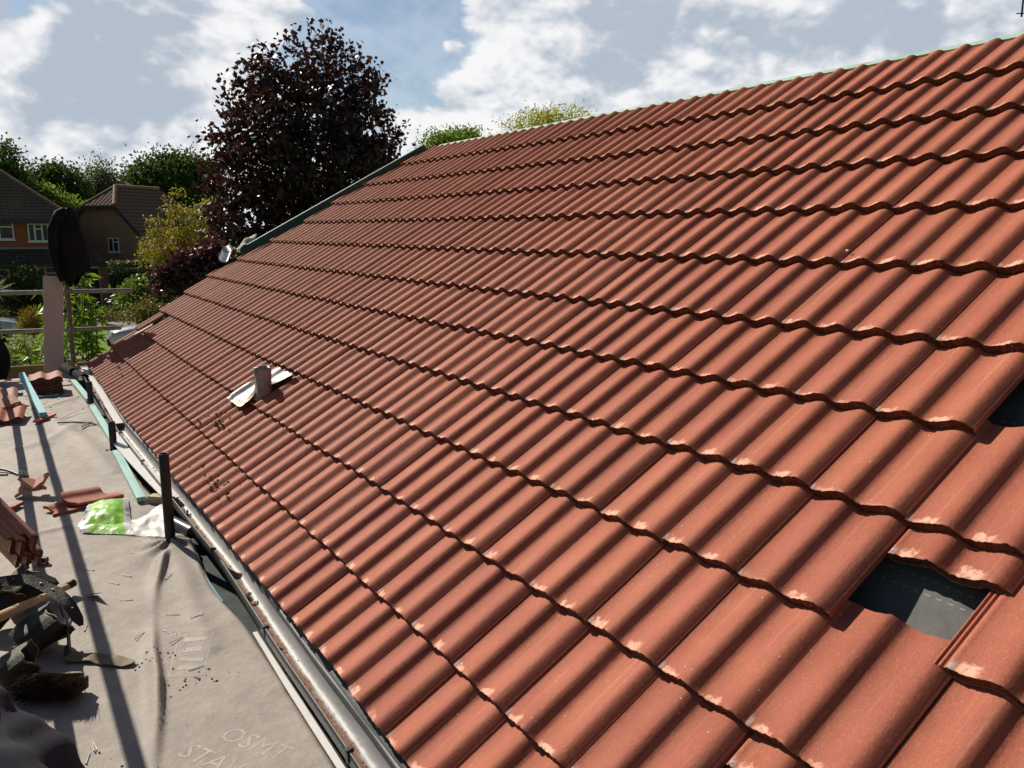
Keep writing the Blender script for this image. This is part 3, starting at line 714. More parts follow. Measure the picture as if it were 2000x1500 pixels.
def shard(o, yaw, size, label, tilt=(0, 0), t0=0.1, flip=False, seed=1, mat=None, jag=0.08):
    w, l = size; ts = np.linspace(0, 1, 16); P = []
    Rm = rz(yaw) @ rx(tilt[0]) @ ry(tilt[1])
    lo = jag * vnoise(ts * 3.1 + seed, ts * 0 + seed) * l * 2; hi = l * (1 - .12 * ts * (seed % 3)) + jag * vnoise(ts * 2.7 + seed * 3, ts * 0 + 5) * l * 2.4
    for a in np.linspace(0, 1, 7):
        v = lo + (hi - lo) * a; row = []
        for i, t in enumerate(ts):
            z = 0.50 * float(prof(np.array(t0 + t * w / 0.15))) * (-1 if flip else 1)
            row.append(np.array(o) + Rm @ np.array([(t - .5) * w + .02 * jag * math.sin(a * 7 + seed), v[i], z]))
        P.append(row)
    P = np.array(P); low = P[..., 2].min() - 0.018 - float(memz(o[0], o[1])); P[..., 2] -= min(low, 0) if low < 0 else 0
    ob = MB().sheet(P, 0.018).build('tile_piece', mat or M_SHARD, None, loc=o); return tag(ob, label, 'broken tile', 'broken tile pieces on the membrane')
shard(onmem(-0.735, 3.62, .03), R(-20), (0.20, 0.16), 'broken tile piece arched up with its pale back showing, behind the other fragments', (R(14), R(-25)), .35, seed=2, mat=M_TILEU)
shard(onmem(-0.665, 3.66, .05), R(40), (0.13, 0.12), 'small broken tile piece leaning up on the arched fragment', (R(28), R(20)), .2, seed=5, mat=M_TILEU)
shard(onmem(-0.545, 3.28, .045), R(-62), (0.17, 0.25), 'pointed red tile fragment lying across its neighbour near the green sack', (R(-6), R(14)), .55, seed=3)
shard(onmem(-0.645, 3.22, .02), R(-70), (0.15, 0.22), 'red tile fragment lowest of the pile, under the pointed fragment', (R(0), R(6)), .5, seed=4)
shard(onmem(-0.415, 3.32, .02), R(-80), (0.11, 0.17), 'flat red tile strip just behind the green sack', (0, 0), .15, seed=6)
shard(onmem(-0.845, 3.42, .02), R(-40), (0.05, 0.09), 'tiny orange tile chip at the left edge of the membrane', (0, 0), .15, seed=7)
# untidy tiles left of the far stack
whole_tile((-0.98, 5.98, ZD + .035), (.98, -.10, 0.03), (.10, .98, .10), (-.03, -.02, 1), 'red tile lying face up beside the turquoise batten end', 'tiles heaped at the left', seed=.2)
whole_tile((-1.00, 6.55, ZD + .10), (.98, -.05, -0.05), (.05, .98, .14), (0, -.1, 1), 'pale wavy tile propped behind the face-up red tile', 'tiles heaped at the left', [M_PALE, M_PALE], seed=.6)
whole_tile((-1.06, 7.3, ZD + .14), (.90, .25, -0.30), (-.2, .97, .10), (.28, 0, .95), 'dark tile tipped sideways at the far left of the heap', 'tiles heaped at the left', [M_TILEU, M_TILEU], seed=.8)
shard((-0.80, 6.32, ZD + .10), R(15), (0.24, 0.2), 'curved tan tile piece between the red tile and the pale tile', (R(10), R(-12)), .3, seed=9, mat=M_TILEU)
# battens
def batten(a, b, label, w=0.05, h=0.025, mat='batten_teal', name='timber_batten', group='treated battens on the walkway', cat='batten', roll=0):
    a, b = np.array(a, float), np.array(b, float); A = align(b - a); 
    if roll: A = A @ rx(roll)
    o = MB().box((a + b) / 2, (np.linalg.norm(b - a), w, h), A).build(name, MATS[mat] if isinstance(mat, str) else mat, None, loc=(a + b) / 2, bevel=0.0015)
    return tag(o, label, cat, group)
pm('batten_bright', (0.20, 0.52, 0.58), (0.15, 0.42, 0.48), 8, 0.6, 0.15, 60, stretch=(3, .4, 3))
pm('batten_mint', (0.36, 0.60, 0.54), (0.28, 0.48, 0.44), 8, 0.7, 0.2, 60, stretch=(3, .4, 3))
batten((-0.630, 7.75, ZD + 0.16), (-0.535, 5.98, ZD + 0.055), 'bright turquoise batten slanting down across the heaped tiles', .055, .05, 'batten_bright')
batten((-0.150, 4.42, ZD + .03), (-0.165, 3.15, ZD + .028), 'mint green batten beside the white curved board, ending near the sack', .05, .03, 'batten_mint')
batten((-0.128, 6.30, ZD + .03), (-0.125, 4.72, ZD + .03), 'mint green batten running along the gutter between the two short tubes', .05, .035, 'batten_mint')
batten((-0.16, 7.95, ZD + .03), (-0.12, 6.62, ZD + .03), 'mint green batten by the gutter beside the far tile stack', .05, .035, 'batten_mint')
batten((-0.56, 7.10, ZD + .02), (-0.34, 7.12, ZD + .02), 'short teal batten offcut in front of the far tile stack', .04, .025, 'batten_teal')
batten((-0.86, 7.05, ZD + .09), (-0.66, 6.9, ZD + .10), 'short teal batten offcut poking from the tile heap', .04, .03, 'batten_teal')
batten((-0.09, 2.12, ZD - .02), (-0.075, 1.55, ZD - .03), 'dark green batten low under the gutter near the tallest post', .03, .03, 'batten_teal')
tan = pm('block_tan', (0.52, 0.40, 0.26), (0.42, 0.32, 0.21), 9, .75, .2, 50)
batten((-0.115, 3.14, ZD + .03), (-0.035, 3.06, ZD + .03), 'tan timber block by the end of the mint batten', .06, .045, tan, 'timber_block', None, 'timber block')
batten((-0.86, 7.62, ZD + .12), (-0.62, 7.45, ZD + .13), 'pale weathered stick lying on the tile heap', .035, .015, tan, 'wooden_stick', None, 'stick')
orange = pm('orange_paint', (0.62, 0.10, 0.035), (0.5, 0.075, 0.03), 14, .5, .1)
batten((-0.60, 5.88, ZD + .025), (-0.45, 6.10, ZD + .03), 'orange-red flat bar sticking out under the turquoise batten', .05, .018, orange, 'pry_bar', None, 'pry bar')
# white boards
def ribbon(name, pts, wid, th, mat, label, cat, group=None, sag=None):
    pts = np.array(pts, float); P = []
    for i, p in enumerate(pts):
        t = pts[min(i + 1, len(pts) - 1)] - pts[max(i - 1, 0)]; n = np.cross(t, (0, 0, 1.)); n /= np.linalg.norm(n)
        w = wid[i] if hasattr(wid, '__len__') else wid
        P.append([p + n * w * s for s in np.linspace(-.5, .5, 5)])
    o = MB().sheet(np.array(P), -th).build(name, mat, None, loc=pts[0]); return tag(o, label, cat, group)
wp = pm('white_plastic', (0.80, 0.76, 0.74), (0.68, 0.65, 0.63), 5, 0.4, 0.05, c3=(.42, .37, .32), t3=.62, s3=9)
yy = np.linspace(4.92, 2.95, 26)
ribbon('curved_board', [(-0.105 + 0.085 * ((4.92 - y) / 1.97) ** 1.3, y, ZD + 0.062 - 0.01 * math.sin((4.92 - y) * 1.6)) for y in yy], [0.04 + 0.07 * min(1, (4.92 - y) / .12) * (1 - .35 * (4.92 - y) / 1.97) for y in yy], 0.006, wp, 'white round-ended plastic board lying along the gutter from the short tube', 'plastic board')
yy = np.linspace(1.10, -1.0, 30)
ribbon('white_strip', [(GXC(y) - .066 + .004 * math.sin(y * 2.2), y, ZD + 0.022 - .004 * math.sin(y * 3)) for y in yy], [0.021 + .003 * math.sin(y * 4) for y in yy], 0.004, wp, 'long white plastic strip lying under the near gutter', 'plastic strip')
o = ribbon('white_strip', [(-0.01 + .02 * math.sin(y), y, -0.045) for y in np.linspace(8.6, 5.2, 20)], 0.06, 0.005, wp, 'pale plastic strip tucked under the far eave tiles', 'plastic strip')
# black offcuts
mb = MB(); mb.tube([(-0.085, 2.62, ZD + .035), (-0.02, 2.40, ZD + .03)], 0.034, 22, cap=False); mb.tube([(-0.085, 2.62, ZD + .035), (-0.02, 2.40, ZD + .03)], 0.031, 22, cap=False)
tag(mb.build('pipe_offcut', pm('pipe_black', (.015, .016, .017), (.03, .03, .032), 12, .35, .05), None, loc=(-.06, 2.5, ZD)), 'black round pipe offcut tucked behind the tallest post', 'pipe offcut')
def halfpipe(name, a, b, r, mat, label, cat, up=(0, 0, 1), th=.004):
    a, b = np.array(a, float), np.array(b, float); A = align(b - a, up); P = []
    for t in np.linspace(0, 1, 8):
        P.append([a + (b - a) * t + A @ np.array([0, r * math.cos(w), -r * math.sin(w)]) for w in np.linspace(0, math.pi, 13)])
    return tag(MB().sheet(np.array(P), th).build(name, mat, None, loc=a), label, cat)
halfpipe('gutter_offcut', (-0.20, 8.35, ZD + .10), (-0.06, 7.75, ZD + .05), 0.06, pm('black_matt', (.012, .012, .012), None, 8, .85, .1, spec=.1), 'black gutter offcut upturned between the tile stack and the eave', 'gutter offcut', (0, 0, -1))
halfpipe('gutter_offcut', roofp(-28.9, 6.35, 0.08), roofp(-27.85, 5.86, 0.065), 0.06, pm('gutter_white', (.62, .63, .66), (.5, .5, .52), 6, .35, .03), 'white half-round gutter offcut lying on the raking roof edge', 'gutter offcut')
halfpipe('gutter_offcut', roofp(-30.2, 6.6, 0.10), roofp(-28.9, 6.36, 0.08), 0.055, M_BLACK, 'black gutter piece behind the white offcut on the roof edge', 'gutter offcut')
# rag on the hip edge
P = []
c0 = roofp(-27.6, 6.75, 0.05)
for a in np.linspace(0, 1, 12):
    P.append([c0 + np.array([(a - .5) * .22, (b - .5) * .16, .035 * math.sin(a * 7 + b * 3) * math.cos(b * 6) + .04 * (1 - (2 * b - 1) ** 2) + (a - .5) * .17]) for b in np.linspace(0, 1, 10)])
tag(MB().sheet(np.array(P), -.004).build('rag', pm('rag_grey', (.62, .59, .54), (.42, .4, .36), 14, .9, .3), None, loc=c0), 'crumpled pale rag caught at the foot of the teal hip board', 'rag')
# gap at the verge with a pale sliver
o = MB().box(roofp(-26.45, 2.12, 0.0), (0.26, 0.045, 0.02), np.stack([(-np.array([0, -1, 0]) * -.6 + VR * .8) / np.linalg.norm(-np.array([0, -1, 0]) * -.6 + VR * .8), np.cross(NR, (-np.array([0, -1, 0]) * -.6 + VR * .8)), NR], 1)).build('tile_slip', pm('slip_pale', (.62, .60, .52), (.5, .48, .4), 10, .7, .1), None, loc=roofp(-26.45, 2.12)); tag(o, 'pale slip of timber lying in the small gap near the far verge', 'timber slip')
# sack
def ab_sheet(P, name, mat, parent=None, loc=None, th=-.002):
    P = np.array(P); o = MB().grid(P).build(name, mat, parent, loc=loc)
    r, c = P.shape[:2]; A = np.array([(i / (r - 1), j / (c - 1), 0) for i in range(r) for j in range(c)], 'f')
    o.data.attributes.new('ab', 'FLOAT_VECTOR', 'POINT').data.foreach_set('vector', A.ravel()); return o
def sack():
    m, q, bs, co = mk('sack_print')
    a, b, _ = q.sep(q.node('ShaderNodeAttribute', attribute_name='ab').outputs['Vector'])
    green = q.mix(q.noise(co, 20, 3), (0.20, 0.50, 0.03), (0.30, 0.62, 0.06))
    white = q.mix(q.noise(co, 25, 3), (0.66, 0.66, 0.64), (0.5, 0.5, 0.52))
    col = q.mix(q.m('MULTIPLY', q.ss(b, .14, .15), q.m('SUBTRACT', 1, q.ss(b, .86, .87))), white, green)
    col = q.mix(q.m('MULTIPLY', q.ss(a, .88, .89), 1.0), col, white)
    lab = q.m('MULTIPLY', q.m('MULTIPLY', q.ss(b, .35, .36), q.m('SUBTRACT', 1, q.ss(b, .66, .67))), q.m('MULTIPLY', q.ss(a, .5, .51), q.m('SUBTRACT', 1, q.ss(a, .74, .75))))
    col = q.mix(q.m('MULTIPLY', lab, q.ss(q.noise(q.comb(q.m('MULTIPLY', a, 60), q.m('MULTIPLY', b, 14), 0), 1, 2), .48, .55)), col, (.7, .75, .62))
    mark = q.m('MULTIPLY', q.m('LESS_THAN', b, .13), q.ss(q.noise(q.comb(q.m('MULTIPLY', a, 9), q.m('MULTIPLY', b, 9), 2), 1, 3), .48, .54))
    col = q.mix(mark, col, (.10, .09, .16))
    q.put(bs.inputs['Base Color'], col); bs.inputs['Roughness'].default_value = .35; q.put(bs.inputs['Normal'], q.bump(q.noise(co, 18, 4), .5, .012))
    t = empty('plastic_sack', onmem(-.40, 2.85), 'crumpled green and white plastic sack with a clear torn end, by the tallest post', 'sack')
    c = [atZ(153, 1036)[:2], atZ(258, 1030)[:2], atZ(250, 978)[:2], atZ(172, 992)[:2]]
    def quad(c, n, m_, hf):
        P = []
        for i in range(n):
            a = i / (n - 1); row = []
            for j in range(m_):
                b = j / (m_ - 1); p = (c[0] * (1 - b) + c[1] * b) * (1 - a) + (c[3] * (1 - b) + c[2] * b) * a
                row.append((p[0], p[1], float(memz(p[0], p[1])) + hf(a, b, p)))
            P.append(row)
        return P
    hf = lambda a, b, p: .012 + .05 * (1 - abs(2 * a - 1) ** 3) * (1 - abs(2 * b - 1) ** 2.5) + .016 * float(vnoise(p[0] * 14, p[1] * 9, 3)) + .010 * float(vnoise(p[0] * 34, p[1] * 26, 6))
    ab_sheet(quad(c, 30, 34, hf), 'sack_body', m, t)
    c2 = [atZ(156, 1044)[:2], atZ(262, 1046)[:2], atZ(250, 1024)[:2], atZ(160, 1034)[:2]]
    ab_sheet(quad(c2, 10, 24, lambda a, b, p: .006 + .02 * math.sin(a * 3.1) + .008 * float(vnoise(p[0] * 22, p[1] * 20, 8))), 'sack_flap', m, t)
    m2, q, bs, co = mk('clear_plastic'); bs.inputs['Base Color'].default_value = (.8, .78, .74, 1); bs.inputs['Roughness'].default_value = .5; bs.inputs['Alpha'].default_value = .6
    q.put(bs.inputs['Normal'], q.bump(q.noise(co, 30, 4), .25, .008))
    c3 = [atZ(225, 1044)[:2], atZ(332, 1054)[:2], atZ(330, 1000)[:2], atZ(258, 1020)[:2]]
    ab_sheet(quad(c3, 24, 26, lambda a, b, p: .008 + .10 * b ** 1.5 * a * (1 - .3 * a) + .018 * float(vnoise(p[0] * 16, p[1] * 12, 5)) + .01 * float(vnoise(p[0] * 40, p[1] * 30, 2))), 'clear_end', m2, t)
sack()
# nails
M_NAIL = pm('nail_galv', (.40, .40, .39), (.26, .26, .26), 30, .5, 0, metal=.5)
def nail(px, py, ang, L=.058, first=[None]):
    p = deck(px, py, .003)
    if first[0] is None:
        mb = MB().tube([(-.029, 0, 0), (.026, 0, 0), (.029, 0, 0)], [.0014, .0014, .0003], 6).tube([(-.029, 0, 0), (-.0305, 0, 0)], .0034, 8)
        o = mb.build('nail', M_NAIL, None, loc=(0, 0, 0)); first[0] = o
    else: o = first[0].copy(); COL.objects.link(o)
    o.location = p; o.rotation_euler = (0, random.uniform(-.05, .05), ang)
    tag(o, 'loose galvanised nail lying on the membrane', 'nail', 'nails scattered on the membrane')
for px, py, a in ((263, 1080, 2.2), (173, 1112, 2.3), (222, 1139, 2.2), (246, 1124, 2.25), (246, 1172, 2.6), (336, 1200, 2.5), (330, 1126, 0.9), (168, 1226, 1.3), (275, 1240, .7), (326, 1233, 2.3), (333, 1237, 2.2), (345, 1249, .4), (385, 1304, .1),
                  (386, 1203, .2), (393, 1198, 1.5), (105, 1248, .2), (75, 868, 2.4), (82, 872, 2.2), (86, 868, 2.7), (92, 867, 2.5), (97, 872, 2.3), (100, 866, 2.6), (88, 873, 2.0), (60, 874, 2.5), (30, 876, 2.4), (185, 1455, 1.7), (188, 1460, 1.75), (182, 1458, 1.6), (172, 1480, 1.3), (153, 1381, 1.2)): nail(px, py, a)
# felt scrap
mb = MB(); P = [[deck(168 + 22 * b, 1162 - 2 * b + 3 * a, .004 + .05 * a * b * (1.2 - .4 * b)) + np.array([.02 * a * b, .02 * a, 0]) for b in np.linspace(0, 1, 8)] for a in np.linspace(0, 1, 6)]
tag(MB().sheet(np.array(P), -.0015).build('felt_scrap', pm('felt_dark', (.20, .18, .165), (.14, .125, .115), 20, .85, .1), None, loc=P[0][0]), 'small grey felt scrap sticking up between the nails and the hammer', 'felt scrap')
# strings and cables
def cable(pts, r, mat, label, cat='cable', name='cable'):
    pts = np.array(pts); n = len(pts); T = np.linspace(0, n - 1, n * 6); Q = np.stack([np.interp(T, np.arange(n), pts[:, k]) for k in range(3)], 1)
    for _ in range(3): Q[1:-1] = (Q[:-2] + 2 * Q[1:-1] + Q[2:]) / 4
    tag(MB().tube(Q, r, 7).build(name, mat, None, loc=Q[0]), label, cat)
cable([deck(-20, 915, .02), deck(8, 917, .02), deck(25, 922, .012), deck(38, 928, .006)], .009, M_BLACK, 'black cable entering from the left beside the white paper scrap')
cable([deck(-20, 927, .006), deck(14, 927, .006)], .007, M_BLACK, 'short black cable end just below the longer cable')
cable([deck(112, 826, .015), deck(150, 824, .012), deck(190, 828, .01), deck(212, 830, .05)], .006, M_BLACK, 'thin black cord trailing from the orange bar to the gutter')
pk = pm('cord_pink', (.62, .36, .33), (.5, .3, .28), 20, .7, 0)
cable([deck(159, 833, .005), deck(170, 825, .01), deck(184, 824, .01), deck(186, 829, .008), deck(172, 831, .006), deck(160, 838, .004)], .004, pk, 'loop of pinkish cord beside the mint batten')
cable([deck(118, 818, .006), deck(150, 803, .02), deck(172, 793, .05), deck(192, 784, .08)], .003, wp, 'thin white string stretched towards the gutter')
P = [[deck(36 + 18 * b, 930 - 14 * a * (1 - .4 * b), .004 + .045 * a * math.sin(b * 3.0) + .006 * math.sin(a * 9 + b * 7)) for b in np.linspace(0, 1, 9)] for a in np.linspace(0, 1, 7)]
tag(MB().sheet(np.array(P), -.001).build('paper_scrap', pm('paper', (.6, .6, .62), (.48, .48, .5), 15, .8, .1), None, loc=P[0][0]), 'crumpled white paper scrap in the rail shadow', 'paper scrap')
tag(MB().tube([deck(70, 1096, .02) + (0.0, 0.02, 0), deck(92, 1094, .02)], .017, 12).tube([deck(78, 1103, .01), deck(96, 1100, .012)], .005, 8).build('tool_handle', M_BLACK, None, loc=deck(80, 1095)), 'black tool handle poking out behind the tiles stacked on edge', 'tool')  # black handle of a tool of unknown kind

# tool belt, hammer, brush, jacket
M_LEATH = pm('leather', (.034, .029, .020), (.020, .017, .012), 10, .66, .45, 60, c3=(.06, .045, .028), t3=.64, s3=9)
M_TANL = pm('leather_tan', (.20, .155, .09), (.14, .105, .06), 9, .7, .3, 50)
def belt():
    base = onmem(-.80, 1.55)
    t = empty('tool_belt', base, 'dark leather tool belt with open pouches heaped on the membrane', 'tool belt')
    def pouch(c, r, h, yaw, lean, mat):
        rows = []; Rm = rz(yaw) @ rx(lean); W_ = np.linspace(0, 2 * math.pi, 30, endpoint=False)
        sq = lambda w, p=.7: (math.copysign(abs(math.cos(w)) ** p, math.cos(w)), math.copysign(abs(math.sin(w)) ** p, math.sin(w)))
        for zz, sc, in_ in ((0, .55, 0), (.02, .78, 0), (.3, .95, 0), (.65, 1.0, 0), (.92, 1.06, 0), (1.0, 1.08, 0), (1.0, 1.0, 1), (.8, .92, 1), (.3, .85, 1), (.12, .5, 1)):
            row = []
            for w in W_:
                x, y = sq(w); k = 1 + .10 * math.sin(3 * w + zz * 4) + .06 * math.sin(7 * w + 2 + zz * 3) + .03 * math.sin(13 * w + zz * 9)
                row.append(np.array(c) + Rm @ np.array([x * r[0] * sc * k, y * r[1] * sc * k, zz * h * (1 + (.10 * math.sin(2 * w + .7) + .05 * math.sin(5 * w)) * (zz > .6))]))
            rows.append(row)
        mb = MB().grid(rows, closed_u=True); mb.add(rows[0], [tuple(range(30))[::-1]]); o = mb.build('pouch', mat, t)
        mbr = MB().tube([rows[5][i] for i in list(range(30)) + [0]], .004, 6, cap=False); mbr.build('pouch_trim', M_TANL, o)
        return o
    pouch(onmem(-.865, 1.87, .055), (.090, .060), .14, R(-60), R(-62), M_LEATH)
    pouch(onmem(-.86, 1.42, .05), (.085, .055), .16, R(-75), R(-70), M_LEATH)
    pouch(onmem(-.97, 1.70, .05), (.08, .05), .14, R(-40), R(-55), M_LEATH)
    pouch(onmem(-.93, 1.22, .04), (.07, .045), .13, R(-95), R(-66), M_LEATH)
    def strap(pts, w, mat, th=.005, holes=False, name='strap', side=(0, 0, 1)):
        pts = np.array(pts); n = len(pts); T = np.linspace(0, n - 1, 40); Q = np.stack([np.interp(T, np.arange(n), pts[:, k]) for k in range(3)], 1)
        for _ in range(5): Q[1:-1] = (Q[:-2] + 2 * Q[1:-1] + Q[2:]) / 4
        P = []
        for i, p in enumerate(Q):
            tt = Q[min(i + 1, 39)] - Q[max(i - 1, 0)]; nn = np.cross(tt, side); nn /= np.linalg.norm(nn) + 1e-9
            e = min(i, 39 - i); ww = w * (min(1, .35 + e * .2)) * (1 + .10 * math.sin(i * .31))
            P.append([p + nn * ww * s + np.array([0, 0, .003 * math.sin(i * .5)]) for s in (-.5, -.25, 0, .25, .5)])
        o = MB().sheet(np.array(P), -th).build(name, mat, t)
        if holes:
            for i in range(4, 36, 4): MB().tube([Q[i] + (0, 0, .0045), Q[i] + (0, 0, .0062)], .0042, 8).build('eyelet', M_NAIL, o)
    strap([onmem(-.705, 1.31, .012), onmem(-.66, 1.275, .010), onmem(-.60, 1.24, .008), onmem(-.545, 1.185, .007), onmem(-.49, 1.13, .008)], .062, M_TANL)
    strap([(-.99, 1.55, .10), (-.90, 1.62, .135), (-.80, 1.62, .125), (-.72, 1.55, .09), (-.66, 1.45, .035), (-.635, 1.395, -.03)], .055, M_LEATH, holes=True, side=(.35, -.5, .8))
    strap([(-1.0, 1.78, .02), (-.92, 1.72, .07), (-.82, 1.74, .075), (-.74, 1.80, .05), (-.69, 1.86, .0)], .05, M_LEATH, side=(.2, -.5, .85))
    strap([(-.70, 1.50, .03), (-.685, 1.40, -.02), (-.69, 1.33, -.09), (-.705, 1.30, -.10)], .06, M_LEATH, side=(.9, .1, .3))
belt()
wood = pm('handle_wood', (.52, .36, .18), (.42, .28, .14), 6, .5, .1, 40, stretch=(2, 2, .6), c3=(.3, .2, .11), t3=.6, s3=8)
A_, B_ = np.array([-.965, 1.30, .10]), onmem(-.632, 1.965, .040)
d = (B_ - A_) / np.linalg.norm(B_ - A_); Ts = np.linspace(0, 1, 12)
t = empty('hammer', (A_ + B_) / 2, 'wooden handled hammer lying through the straps of the tool belt', 'hammer')
MB().tube([A_ + (B_ - A_) * s for s in Ts], [.017 + .0025 * math.sin(s * 6) for s in Ts], 14).build('handle', wood, t)
MB().box(A_ - d * .02, (.035, .12, .03), align(d) @ rz(.0)).build('head', pm('steel_dark', (.16, .16, .16), (.1, .1, .1), 9, .35, .1, metal=.9), t, bevel=.005)
a, b = deck(100, 1160, .05), deck(145, 1138, .055)
mb = MB(); mb.tube([a + (b - a) * s for s in np.linspace(0, 1, 24)], [.0165 + .0014 * (k % 2) for k in range(24)], 14)
t = empty('knife', a, 'black ribbed tool grip lying beside the hammer handle end', 'hand tool'); mb.build('grip', M_BLACK, t)
MB().tube([a, a - (b - a) * .9], .006, 8).build('shaft', M_NAIL, t)
def brush():
    c = onmem(-.765, 1.03, .02); t = empty('hand_brush', c, 'dark bristled brush head lying on its side by the grey fleece', 'brush')
    ax = np.array([.165, -.095, 0]); L = np.linalg.norm(ax); ax /= L; nx = np.array([-.45, -.8, .16]); nx -= ax * (ax @ nx); nx /= np.linalg.norm(nx); up = np.cross(ax, nx); up *= np.sign(up[2])
    MB().box(c - nx * .045 + up * .022, (.20, .03, .045), np.stack([ax, nx, up], 1)).build('stock', M_LEATH, t, bevel=.004)
    vs = []; fs = []
    for k in range(4200):
        p = c + ax * rng.uniform(-.10, .10) + up * (rng.uniform(.0, .065)) - nx * .03
        dd = nx * rng.uniform(.05, .115) + ax * rng.normal(0, .016) + up * rng.normal(0, .010); s = np.cross(dd, rng.normal(size=3)); s *= .0009 / (np.linalg.norm(s) + 1e-9)
        i = len(vs); vs += [p - s, p + s, p + dd * .6 + s + up * rng.normal(0, .003), p + dd]; fs.append((i, i + 1, i + 2, i + 3))
    MB().add(vs, fs).build('bristles', pm('bristle', (.05, .032, .02), (.085, .055, .032), 40, .7, 0), t)
brush()
def fleece():
    m = pm('fleece_grey', (.040, .041, .054), (.022, .023, .032), 5, .95, .5, 260, spec=.15, bd=.004)
    P = []; n = 60
    for i in range(n):
        a = i / (n - 1); row = []
        for j in range(44):
            b = j / 43; env = float(sm01(np.array(a), 0, .22))
            y = .42 - 1.5 * a + .16 * b * (1 - a) - .05 * b
            x = -.962 - .16 * (1 - float(sm01(np.array(a), 0, .12))) + (.03 + .19 * math.sin(min(1, b * 1.1 + .06) * math.pi * .55)) * (.35 + .65 * env)
            f = .022 * abs(math.sin(9 * a + 4 * b + 1.0)) + .016 * math.sin(23 * a - 7 * b) + .010 * abs(math.sin(31 * a + 12 * b)) + .020 * float(vnoise(a * 8, b * 4, 3)) + .008 * float(vnoise(a * 19, b * 12, 4))
            x -= .10 * (1 - float(sm01(np.array(b), 0, .10)))
            row.append((x + f, y + .02 * math.sin(b * 5), .375 - b * (.44 + .03 * math.sin(a * 5)) + (.02 if b < .05 else 0) + f * .5))
        P.append(row)
    t = empty('fleece_jacket', (-.9, .0, .3), 'dark grey fleece jacket slung over the side rail at the near left corner', 'jacket')
    MB().grid(np.array(P)).build('body', m, t)
    s_ = [(-.83, .10, .16), (-.795, .02, .09), (-.765, -.06, .02), (-.745, -.12, -.06)]
    T = np.linspace(0, 3, 30); Q = np.stack([np.interp(T, np.arange(4), np.array(s_)[:, k]) for k in range(3)], 1)
    MB().tube(Q, [.052 + .006 * math.sin(k * .9) + .004 * math.sin(k * 2.1) for k in range(30)], 20).build('sleeve', m, t)
fleece()
def coat():
    m = pm('coat_black', (.010, .010, .012), (.017, .017, .019), 6, .75, .3, 60, spec=.06)
    t = empty('coat', (0, 8.95, 1.7), 'black hooded work coat hung over the tall far pole', 'coat')
    prof_ = [(406, 128, 142), (412, 117, 147), (420, 108, 150), (432, 101, 153), (445, 99, 156), (460, 99, 161), (475, 99, 166), (490, 100, 171), (505, 102, 176), (512, 104, 177), (522, 107, 174), (522, 107, 178), (532, 110, 172), (540, 113, 164), (546, 116, 158)]
    rows = []
    for k, (py, xl, xr) in enumerate(prof_):
        pl_, pr = atY(xl, py, 8.95), atY(xr, py, 8.95); c = (pl_ + pr) / 2; r = (pr[0] - pl_[0]) / 2; row = []
        for w in np.linspace(0, 2 * math.pi, 36, endpoint=False):
            f = 1 + (.10 * abs(math.sin(3.5 * w + k * .12)) - .05 + .07 * math.sin(8 * w - k * .22) + .04 * math.sin(15 * w + k * .5)) * min(1, k / 3)
            row.append((c[0] + r * f * math.cos(w), c[1] + (.05 + .55 * r) * f * math.sin(w), c[2] + (.05 * math.sin(2 * w + 2.2) + .03 * math.sin(5 * w)) * max(0, k - 8) / 5))
        rows.append(row)
    mb = MB().grid(rows, closed_u=True); mb.add(rows[0], [tuple(range(36))]); mb.build('body', m, t)
    sl_ = [atY(112, 425, 8.85), atY(103, 450, 8.80), atY(104, 490, 8.80), atY(112, 530, 8.82)]
    MB().tube(np.array(sl_), [.055, .06, .05, .035], 16).build('sleeve', m, t)
    hd = [atY(126, 412, 8.86), atY(117, 420, 8.82), atY(108, 430, 8.80)]
    MB().tube(np.array(hd), [.05, .07, .05], 16).build('hood', m, t)
    MB().box(atY(103, 458, 8.78), (.05, .02, .03), rz(.3)).box(atY(109, 455, 8.77), (.03, .02, .018), ry(.6)).build('buckle', M_NAIL, t, bevel=.004)
coat()
def small_coat():
    m = MATS['coat_black']; P = []
    c = atY(-6, 640, 8.3)
    for k in range(12):
        a = k / 11; z = .34 - .42 * a; P.append([(-.86 + (.10 + .05 * math.sin(a * 3)) * math.cos(w) + .008 * math.sin(5 * w + a * 5), 8.4 + .10 * math.sin(w), z) for w in np.linspace(0, 2 * math.pi, 24, endpoint=False)])
    tag(MB().grid(P, closed_u=True).build('hanging_coat', m, None, loc=(-.86, 8.4, .2)), 'small black coat hanging at the left edge above the toe board', 'bag')  # a small dark coat hanging on the rail
small_coat()
# dirt: crumbs of tile and moss in the gutter and along the walkway edge
def crumbs(name, pts, label, mat, cat):
    vs = []; fs = []
    for p, r in pts:
        k = len(vs); q = rng.normal(size=(6, 3)) * .25 + np.array([[1, 0, 0], [-1, 0, 0], [0, 1, 0], [0, -1, 0], [0, 0, 1], [0, 0, -1]])
        vs += list(np.array(p) + q * r * np.array([1, 1, .7])); fs += [tuple(k + i for i in f) for f in ((0, 2, 4), (2, 1, 4), (1, 3, 4), (3, 0, 4), (2, 0, 5), (1, 2, 5), (3, 1, 5), (0, 3, 5))]
    o = MB().add(vs, fs).build(name, mat, None, loc=pts[0][0]); tag(o, label, cat, kind='stuff')
dirt = pm('dirt_brown', (.22, .12, .07), (.10, .06, .04), 30, .95, .3)
pts = []
for k in range(900):
    y = rng.uniform(-.6, 8.2); x = rng.normal(-.006, .011); pts.append(((x + GXC(y), y, -.050 - math.sqrt(max(.046 ** 2 - x * x, 0)) + abs(rng.normal(0, .002))), rng.uniform(.0008, .0035)))
